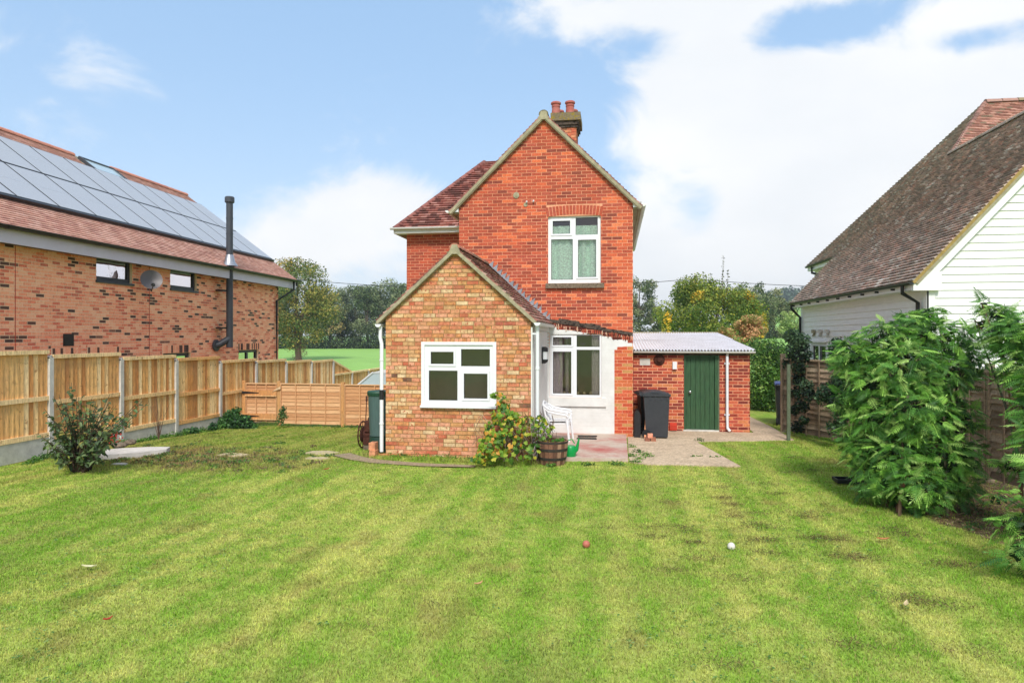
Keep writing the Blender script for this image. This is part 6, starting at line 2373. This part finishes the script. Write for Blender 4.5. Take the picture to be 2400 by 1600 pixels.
    for px, py in spots_:
        p = atG(px + 0, py)
        k = 190 if px > 1500 else 60
        s_ = .10 + .08 * rnd.random()
        a = rng.normal(size=(k, 2)) * np.array([s_, s_ * .45])
        for q in a: P.append((p.x + q[0], p.y + q[1], .022 + rnd.random() * .022))
    P = np.array(P); n = len(P)
    v = leaf_quads(P, np.tile([0, 0, 1.0], (n, 1)), .038, .3, .12, 1.2)
    cs = np.array([lin(134, 112, 70, .55), lin(104, 86, 58, .52), lin(160, 138, 90, .58), lin(92, 88, 52, .5)])[rng.integers(0, 4, n)]
    me = np_mesh('grass_clippings', v, 4, np.repeat(cs, 4, 0), M['bark'])
    tag(link_mesh('grass_clippings', me), None, None, None, 'stuff')


near_plants()


# ------------------------------------------------------------------ objects
def bin_(name, label, loc, rz, group=None, body='grey', lid=None, w_=.56, dpt=.70, h=1.0):
    """wheeled bin built at the origin: hinge and wheels on the -X side"""
    root = empty(name, (0, 0, 0), label, 'bin', group)
    hw, hd = dpt / 2, w_ / 2
    mb = MB()
    b0 = [V(-hw * .72, -hd * .80, .03), V(hw * .86, -hd * .80, .03), V(hw * .86, hd * .80, .03), V(-hw * .72, hd * .80, .03)]
    t0 = [V(-hw * .92, -hd * .98, h - .08), V(hw * .98, -hd * .98, h - .08), V(hw * .98, hd * .98, h - .08), V(-hw * .92, hd * .98, h - .08)]
    mb.add(b0 + t0, [(3, 2, 1, 0), (4, 5, 6, 7), (0, 1, 5, 4), (1, 2, 6, 5), (2, 3, 7, 6), (3, 0, 4, 7)], (1, 1, 1))
    mb.box(-hw * .94, hw * 1.0, -hd * 1.0, hd * 1.0, h - .10, h - .05)
    for i in range(4):
        x = -hw * .5 + i * hw * .42
        mb.box(x, x + .03, -hd * 1.0, hd * 1.0, h - .17, h - .10)
    mb.build('body', M[body], root)
    mb = MB()
    pf = []
    n = 8
    for i in range(n + 1):
        t = i / n
        x = -hw * 1.0 + (2.06 * hw) * t
        z = h - .045 + .05 * math.sin(math.pi * min(1, t * 1.1 + .02)) + (.02 if t < .9 else -.01)
        pf.append((x, z))
    top = []
    for x, z in pf: top.append((V(x, -hd * 1.05, z - .012), V(x, -hd * .9, z), V(x, hd * .9, z), V(x, hd * 1.05, z - .012)))
    for i in range(n):
        for j in range(3):
            mb.prism([top[i][j], top[i + 1][j], top[i + 1][j + 1], top[i][j + 1]], V(0, 0, -.03))
    mb.box(-hw * 1.0, hw * 1.06, -hd * 1.06, -hd * 1.0, h - .085, h - .03)
    mb.build('lid', M[lid or body], root)
    mb = MB(); mb.tube([V(-hw * 1.18, -hd * .9, h - .06), V(-hw * 1.18, hd * .9, h - .06)], .016, 8)
    for s in (-1, 0, 1): mb.box(-hw * 1.2, -hw * .9, s * hd * .8 - .02, s * hd * .8 + .02, h - .09, h - .03)
    mb.build('handle', M[body], root)
    for s in (-1, 1):
        mb = MB(); mb.lathe((-hw * .72, s * hd * .86 - .025, .10), [(.03, 0), (.10, .004), (.10, .046), (.03, .05)], 16, axis=V(0, 1, 0))
        mb.build('wheel', M['rubber'], root)
    root.location = loc
    root.rotation_euler = (0, 0, rz)
    return root


def objects():
    g = 'wheelie bins around the house'
    bin_('wheelie_bin', 'dark grey wheelie bin with closed lid between the house corner and the outhouse', (.93, 15.95, .022), 0, g, dpt=.60, w_=.62, h=1.04)
    bin_('wheelie_bin', 'black wheelie bin in the shade behind the grey bin', (.80, 16.62, .022), R(8), g, body='black', dpt=.5, w_=.48, h=1.0)
    p = atD(1838, 1000, 17.9)
    b = bin_('wheelie_bin', 'dark bin with blue lid and yellow label behind the thin post', (p.x + .05, p.y, .0), R(80), g, body='black', lid='blue', h=1.12)
    mb = MB(); mb.box(-.06, .05, -.30, -.287, .45, .82); o = mb.build('label_sticker', M['yellow'], None)
    o.parent = b; o.matrix_parent_inverse = Matrix.Identity(4)
    o.location = (.02, 0, .0); o.rotation_euler = (0, 0, R(-80))
    for i in range(5):
        mb = MB(); mb.box(-.03, .02, -.303, -.3005, .50 + i * .055, .53 + i * .055)
        q = mb.build('printed_line', M['black'], None); q.parent = o; q.matrix_parent_inverse = Matrix.Identity(4)
    # round topped black item against the house corner
    mb = MB()
    c = V(.52, 15.78, 0)
    prof = [(-.07, 0), (.07, 0), (.07, .5), (.045, .58), (0, .62), (-.045, .58), (-.07, .5)]
    mb.prism([V(c.x + a, c.y, z + .02) for a, z in prof], V(0, .45, 0))
    mb.build('black_box', M['black'], None, cat='box', label='narrow black rounded box squeezed against the house corner')
    mb = MB(); mb.prism([V(.66, 15.62, .02), V(.705, 15.62, .02), V(.745, 15.9, .62), V(.70, 15.9, .62)], V(0, .03, 0), lin(206, 140, 100, .75))
    mb.build('timber_plank', M['wood'], None, cat='plank', label='short upright timber plank leaning by the grey bin')
    for (x, y, z, l, lab) in ((.72, 15.35, .022, 0, 'left lower brick of the little pile by the bin'), (.845, 15.36, .022, 1, 'right lower brick of the little pile by the bin'), (.78, 15.36, .092, 2, 'pale top brick of the little pile by the bin')):
        mb = MB(); mb.box(x - .055, x + .055, y - .1, y + .1, z, z + .068 + (.01 if l == 2 else 0), [lin(150, 96, 76, .7), lin(166, 110, 86, .7), lin(236, 160, 130, .8)][l])
        mb.build('loose_brick', M['brickx'], None, cat='brick', label=lab, group='loose bricks by the grey bin')
    for (x, y, zz, lab, a) in ((-4.63, 12.72, .0, 'upper loose brick between water butt and downpipe', .14), (-4.60, 12.66, 0, 'lower loose brick between water butt and downpipe', 0)):
        mb = MB(); mb.box(x - .06, x + .06, y - .1, y + .1, a - .01, a + .13, lin(214, 146, 108, .8))
        mb.build('loose_brick', M['brickx'], None, cat='brick', label=lab)
    # water butt
    root = empty('water_butt', (-4.70, 13.2, 0), 'tall green plastic water butt beside the extension', 'water butt')
    mb = MB(); mb.lathe((-4.70, 13.2, -.02), [(.20, 0), (.175, .34), (.185, .35)], 28, lin(22, 66, 50, .7)); mb.build('stand', M['butt'], root, smooth=True)
    mb = MB(); mb.lathe((-4.70, 13.2, .335), [(.170, 0), (.175, .1), (.195, .5), (.205, .8)], 28, lin(84, 112, 108, .7)); mb.build('barrel', M['butt'], root, smooth=True)
    mb = MB(); mb.lathe((-4.70, 13.2, 1.135), [(.215, 0), (.225, .015), (.222, .05), (.228, .06), (.215, .095), (.0, .11)], 28, lin(40, 88, 66, .7)); mb.build('lid', M['butt'], root, smooth=True)
    # old rusty mower
    root = empty('old_mower', (-5.1, 13.5, 0), 'old rusty push mower standing beside the water butt', 'mower')
    base = atG(858, 1052); bx, by = base.x + .05, base.y + .1
    mb = MB()
    for a in range(20):
        t0, t1 = 2 * math.pi * a / 20, 2 * math.pi * (a + 1) / 20
        mb.tube([V(bx - .16, by + math.cos(t0) * .27, .29 + math.sin(t0) * .27), V(bx - .16, by + math.cos(t1) * .27, .29 + math.sin(t1) * .27)], .016, 5)
    for a in range(6):
        t0 = math.pi * a / 6
        mb.tube([V(bx - .16, by - math.cos(t0) * .27, .29 - math.sin(t0) * .27), V(bx - .16, by + math.cos(t0) * .27, .29 + math.sin(t0) * .27)], .008, 4)
    w1_ = mb.build('wheel', M['rust'], root)
    mb = MB(); mb.lathe((bx - .17, by, .29), [(.16, 0), (.17, .03), (.05, .06)], 14, axis=V(1, 0, 0)); mb.build('gear_cover', M['rust'], root)
    mb = MB(); mb.lathe((bx - .12, by, .29), [(.10, 0), (.10, .3)], 10, axis=V(1, 0, 0))
    mb.box(bx - .08, bx + .14, by - .12, by + .12, .36, .58); mb.box(bx - .1, bx + .1, by - .14, by + .1, .1, .24)
    mb.lathe((bx + .04, by - .02, .58), [(.07, 0), (.08, .05), (.05, .09), (.02, .1)], 10)
    mb.build('engine', M['rust'], root)
    mb = MB(); mb.tube([V(bx - .10, by, .5), V(bx - .17, by + .25, .98)], .011, 5); mb.tube([V(bx + .02, by, .5), V(bx + .03, by + .35, 1.12)], .011, 5)
    mb.tube([V(bx - .17, by + .25, .95), V(bx - .18, by + .28, 1.06)], .02, 6)
    mb.build('handle', M['rust'], root)
    mb = MB(); mb.box(bx - .10, bx + .16, by - .12, by + .12, -.02, .10, lin(140, 118, 92, .6)); mb.build('stone_block', M['stone'], None, cat='block', label='rough stone block under the old mower')
    # half barrel planter
    bc = V(-1.12, 12.42, 0)
    root = empty('barrel_planter', bc, 'wooden half barrel planter with iron hoops in front of the patio', 'planter')
    n = 22
    rnd = random.Random(2)
    bcs = [lin(150, 104, 82, .65), lin(172, 128, 102, .65), lin(128, 88, 70, .62), lin(186, 144, 116, .66)]
    prof = [(.225, .0), (.26, .15), (.28, .3), (.285, .44)]
    for i in range(n):
        t0, t1 = 2 * math.pi * (i + .04) / n, 2 * math.pi * (i + .96) / n
        mb = MB(); pts = []
        for r, z in prof:
            for t in (t0, t1): pts.append(bc + V(math.cos(t) * r, math.sin(t) * r, z))
        for r, z in prof:
            for t in (t0, t1): pts.append(bc + V(math.cos(t) * (r - .022), math.sin(t) * (r - .022), z))
        k = len(prof)
        fs = []
        for j in range(k - 1):
            a = j * 2
            fs.append((a, a + 1, a + 3, a + 2)); b = a + 2 * k; fs.append((b + 1, b, b + 2, b + 3))
            fs.append((a, a + 2, b + 2, b)); fs.append((a + 1, a + 3, b + 3, b + 1))
        a = 2 * (k - 1); fs.append((a, a + 1, a + 1 + 2 * k, a + 2 * k))
        mb.add(pts, fs, bcs[rnd.randrange(4)]); mb.build('stave', M['barrel'], root)
    for z0, z1, r0, r1 in ((.10, .15, .254, .264), (.26, .31, .279, .284), (.40, .435, .287, .289)):
        mb = MB(); mb.lathe(bc, [(r0, z0), (r1, z1), (r1 - .006, z1), (r0 - .006, z0)], 30, cap=False); mb.build('hoop', M['iron'], root, smooth=True)
    mb = MB(); mb.lathe(bc, [(.255, .30), (.255, .38)], 20, lin(70, 52, 38, .5)); mb.build('compost', M['bark'], root)
    foliage('seedlings', [(bc.x + rnd.uniform(-.18, .18), bc.y + rnd.uniform(-.18, .18), .43, .05, .05, .04) for _ in range(12)], 420, .04, [lin(110, 166, 64, .62), lin(80, 130, 56, .6)], M['leaf'], root, shell=.1, kind='stuff')
    # green watering can
    c = V(-.82, 12.86, .075)
    root = empty('watering_can', c, 'bright green plastic watering can behind the barrel planter', 'watering can')
    mb = MB(); mb.lathe(c, [(.10, 0), (.11, .02), (.105, .17), (.085, .2)], 20); mb.build('body', M['greenpl'], root, smooth=True)
    mb = MB(); mb.tube([c + V(.04, 0, .05), c + V(.12, -.01, .13), c + V(.165, -.02, .34)], [.045, .038, .012], 10); mb.build('spout', M['greenpl'], root, smooth=True)
    mb = MB(); mb.tube([c + V(-.07, 0, .19), c + V(-.05, 0, .29), c + V(.03, 0, .32), c + V(.08, 0, .24)], .012, 8); mb.build('handle', M['greenpl'], root, smooth=True)
    # white plastic chairs, two stacked
    def chair(label, loc, rz, zoff):
        root = empty('garden_chair', (0, 0, 0), label, 'chair', 'stacked white garden chairs')
        mb = MB()
        mb.prism([V(-.2, -.21, .42), V(.24, -.23, .44), V(.24, .23, .44), V(-.2, .21, .42)], V(0, 0, -.025)); mb.box(.22, .26, -.23, .23, .37, .44)
        mb.build('seat', M['upvc'], root)
        mb = MB()
        for i in range(5):
            y = -.17 + i * .085
            mb.prism([V(-.19, y - .025, .43), V(-.19, y + .025, .43), V(-.33, y * .9 + .022, .80), V(-.33, y * .9 - .022, .80)], V(.018, 0, .005))
        mb.tube([V(-.30, -.23, .74), V(-.335, -.16, .82), V(-.345, 0, .86), V(-.335, .16, .82), V(-.30, .23, .74)], .026, 8)
        mb.build('backrest', M['upvc'], root, smooth=True)
        for s in (-1, 1):
            mb = MB(); mb.tube([V(-.31, s * .23, .78), V(-.18, s * .27, .69), V(.05, s * .29, .65), V(.22, s * .28, .63), V(.27, s * .27, .58)], .026, 8); mb.build('armrest', M['upvc'], root, smooth=True)
            mb = MB(); mb.tube([V(.26, s * .27, .6), V(.25, s * .25, .42), V(.30, s * .27, 0)], [.028, .034, .022], 8); mb.build('leg', M['upvc'], root, smooth=True)
            mb = MB(); mb.tube([V(-.3, s * .24, .74), V(-.23, s * .24, .42), V(-.30, s * .26, 0)], [.022, .03, .022], 8); mb.build('leg', M['upvc'], root, smooth=True)
        root.location = loc + V(0, 0, zoff); root.rotation_euler = (0, 0, rz); root.scale = (.92, .92, .9)
    chair('white plastic garden chair, lower one of the stack by the side wall', V(-1.20, 14.85, .075), R(-6), 0)
    chair('white plastic garden chair, upper one of the stack by the side wall', V(-1.21, 14.85, .075), R(-6), .06)
    # grate
    root = empty('boot_grate', (-.62, 15.35, .076), 'dark slatted metal mat on the patio below the window', 'mat')
    a, b = atG(1350, 1024, .08), atG(1396, 1034, .08)
    for i in range(16):
        x = -.80 + i * .026
        mb = MB(); mb.box(x, x + .012, 15.0, 15.42, .078, .098); mb.build('bar', M['rust'] if i % 5 == 0 else M['rubber'], root)
    mb = MB(); mb.box(-.82, -.382, 14.985, 15.0, .078, .1); mb.box(-.82, -.382, 15.42, 15.435, .078, .1); mb.build('rim', M['rubber'], root)
    # croquet balls
    for px, py, mt, lab in ((1374, 1283, 'ballr', 'faded red ball lying on the lawn'), (1714, 1288, 'ballw', 'white ball lying on the lawn')):
        p = atG(px, py)
        mb = MB(); mb.lathe((p.x, p.y, .040), [(0.042 * math.sin(math.pi * i / 10) + 1e-4, -.042 * math.cos(math.pi * i / 10)) for i in range(11)], 18, cap=False)
        mb.build('lawn_ball', M[mt], None, smooth=True, cat='ball', label=lab)
    # white slab and stones at the left
    root = None
    p = atG(300, 1068)
    mb = MB()
    out = [(-.85, -.02), (-.55, -.28), (-.1, -.34), (.35, -.2), (.62, .05), (.5, .3), (.1, .36), (-.4, .3)]
    mb.prism([V(p.x + a, p.y + b * 1.3 + a * .35, .10) for a, b in out], V(0, 0, -.13))
    mb.build('white_slab', surf('old_white_slab', lin(226, 218, 210, .76), .9, 7, .16, .012, 14, spots=(9, lin(150, 134, 120, .6), .62, .72)), None, cat='slab', label='large flat pale slab lying behind the left bush')
    for (px, py, s, lab) in ((278, 1052, .17, 'round grey stone on the pale slab'), (305, 1045, .12, 'smaller grey stone behind the round one on the pale slab')):
        q = atG(px, py + 6); mb = MB(); mb.lathe((q.x, q.y, .09), [(s * .8, 0), (s, .03), (s * .9, .07), (s * .4, .1)], 9)
        mb.build('grey_stone', M['stone'], None, cat='stone', label=lab)
    for (px, py, w_, l_, lab) in ((548, 1070, .30, .16, 'small tan stone slab in the weedy corner'), (755, 1064, .34, .22, 'flat yellowish stepping stone near the chippings'), (745, 1078, .22, .10, 'narrow buff stepping stone in front of the larger one'), (282, 1092, .14, .08, 'small white stone before the pale slab')):
        q = atG(px, py, -.02); mb = MB()
        mb.prism([V(q.x - w_, q.y - l_ * .6, gz(q.x, q.y) + .03), V(q.x + w_ * .5, q.y - l_, gz(q.x, q.y) + .03), V(q.x + w_, q.y + l_ * .3, gz(q.x, q.y) + .03), V(q.x + w_ * .1, q.y + l_, gz(q.x, q.y) + .03), V(q.x - w_ * .8, q.y + l_ * .7, gz(q.x, q.y) + .03)], V(0, 0, -.06))
        mb.build('stepping_stone', surf('buff_stone', lin(214, 196, 156, .7), .95, 12, .2, .006, 40) if l_ > .09 else M['concrete'], None, cat='stone', label=lab)
    # fallen leaves
    for (px, py, c, lab, s) in ((765, 1106, (188, 84, 62), 'reddish fallen leaf on the lawn near the chippings', .06), (209, 1339, (226, 220, 180), 'long pale leaf lying on the left of the lawn', .08), (2070, 1273, (204, 130, 90), 'curled orange leaf on the lawn near the big shrub', .07),
                                (2123, 1429, (220, 200, 160), 'pale leaf on the lawn at lower right', .06), (1122, 1380, (206, 160, 120), 'small tan leaf on the lawn in the middle foreground', .045), (253, 1465, (190, 70, 60), 'small red leaf on the lawn at lower left', .035)):
        q = atG(px, py); mb = MB(); a = random.uniform(0, 1.2)
        d1, d2 = V(math.cos(a), math.sin(a), 0), V(-math.sin(a), math.cos(a), 0)
        q.z = .048
        mid = [q - d1 * s, q - d1 * s * .3, q + d1 * s * .4, q + d1 * s]
        mid[0].z += .012; mid[3].z += .016
        for i in range(3):
            w0, w1_ = (0, .3, .28, 0)[i] * s, (0, .3, .28, 0)[i + 1] * s
            for sg in (-1, 1):
                mb.face([mid[i], mid[i + 1], mid[i + 1] + d2 * sg * w1_ + V(0, 0, .012), mid[i] + d2 * sg * w0 + V(0, 0, .012)], lin(*c, .7))
        mb.build('fallen_leaf', M['leaf'], None, cat='leaf', label=lab)
    # black tray by the shrub
    p = atG(1985, 1133)
    mb = MB(); mb.box(p.x - .16, p.x + .22, p.y - .11, p.y + .13, .03, .045)
    for r in ((-.18, -.16, -.13, .15), (.22, .24, -.13, .15), (-.16, .22, -.13, -.11), (-.16, .22, .13, .15)): mb.box(p.x + r[0], p.x + r[1], p.y + r[2], p.y + r[3], .03, .085)
    mb.build('plastic_tray', M['black'], None, cat='tray', label='black plastic tray lying on the grass under the big shrub')
    # car beyond the lapped fence
    cx, cy, z0 = -9.1, 24.0, -.55
    root = empty('parked_car', (cx + 1.6, cy, z0), 'silver white car parked beyond the lapped fence', 'car')
    side = [(0, .35), (.02, .62), (.10, .74), (.85, .86), (1.55, 1.36), (2.0, 1.47), (2.8, 1.48), (3.5, 1.36), (3.95, .95), (4.1, .85), (4.15, .4)]
    ox = cx - .95
    body = [(0, .35), (.02, .62), (.10, .74), (.85, .88), (3.95, .95), (4.1, .85), (4.15, .4)]
    mb = MB(); mb.prism([V(ox + a, cy - .85, z0 + b) for a, b in [(q0, q1 * 1.15) for q0, q1 in body]], V(0, 1.7, 0)); mb.build('body', M['car'], root)
    green = [(.85, .881), (1.55, 1.36), (2.0, 1.44), (2.8, 1.45), (3.5, 1.36), (3.93, .951)]
    mb = MB(); mb.prism([V(ox + a, cy - .70, z0 + b) for a, b in [(q0, q1 * 1.15) for q0, q1 in green]], V(0, 1.4, 0)); mb.build('windows', M['carglass'], root)
    rt_ = [(1.5, 1.34), (2.0, 1.455), (2.8, 1.465), (3.55, 1.36), (3.5, 1.33), (2.8, 1.42), (2.0, 1.41)]
    mb = MB(); mb.prism([V(ox + a, cy - .72, z0 + b + .015) for a, b in [(1.52, 1.555), (2.0, 1.665), (2.8, 1.675), (3.5, 1.57), (3.5, 1.55), (1.52, 1.53)]], V(0, 1.44, 0))
    for a, b, c_, d_ in ((.85, 1.01, 1.55, 1.57), (3.93, 1.09, 3.5, 1.57)):
        for yy in (cy - .71, cy + .71): mb.tube([V(ox + a, yy, z0 + b), V(ox + c_, yy, z0 + d_)], .035, 6)
    mb.build('roof', M['car'], root)
    for a in (.75, 3.3):
        for yy in (cy - .86, cy + .70):
            mb = MB(); mb.lathe((ox + a, yy, z0 + .31), [(.12, 0), (.31, .01), (.31, .15), (.12, .16)], 18, axis=V(0, 1, 0)); mb.build('wheel', M['rubber'], root)


objects()
print('objects', len(bpy.data.objects))


# ------------------------------------------------------------------ air
def haze():
    m = newmat('haze_air')
    t = m.node_tree
    pv = t.nodes.new('ShaderNodeVolumePrincipled')
    pv.inputs['Color'].default_value = (.86, .93, 1.0, 1)
    pv.inputs['Density'].default_value = .0004
    pv.inputs['Anisotropy'].default_value = .2
    o = t.nodes.new('ShaderNodeOutputMaterial')
    t.links.new(pv.outputs[0], o.inputs['Volume'])
    mb = MB()
    mb.box(-1400, 1400, -150, 1700, -4.5, 75)
    ob = mb.build('haze', m, None, kind='stuff')


haze()
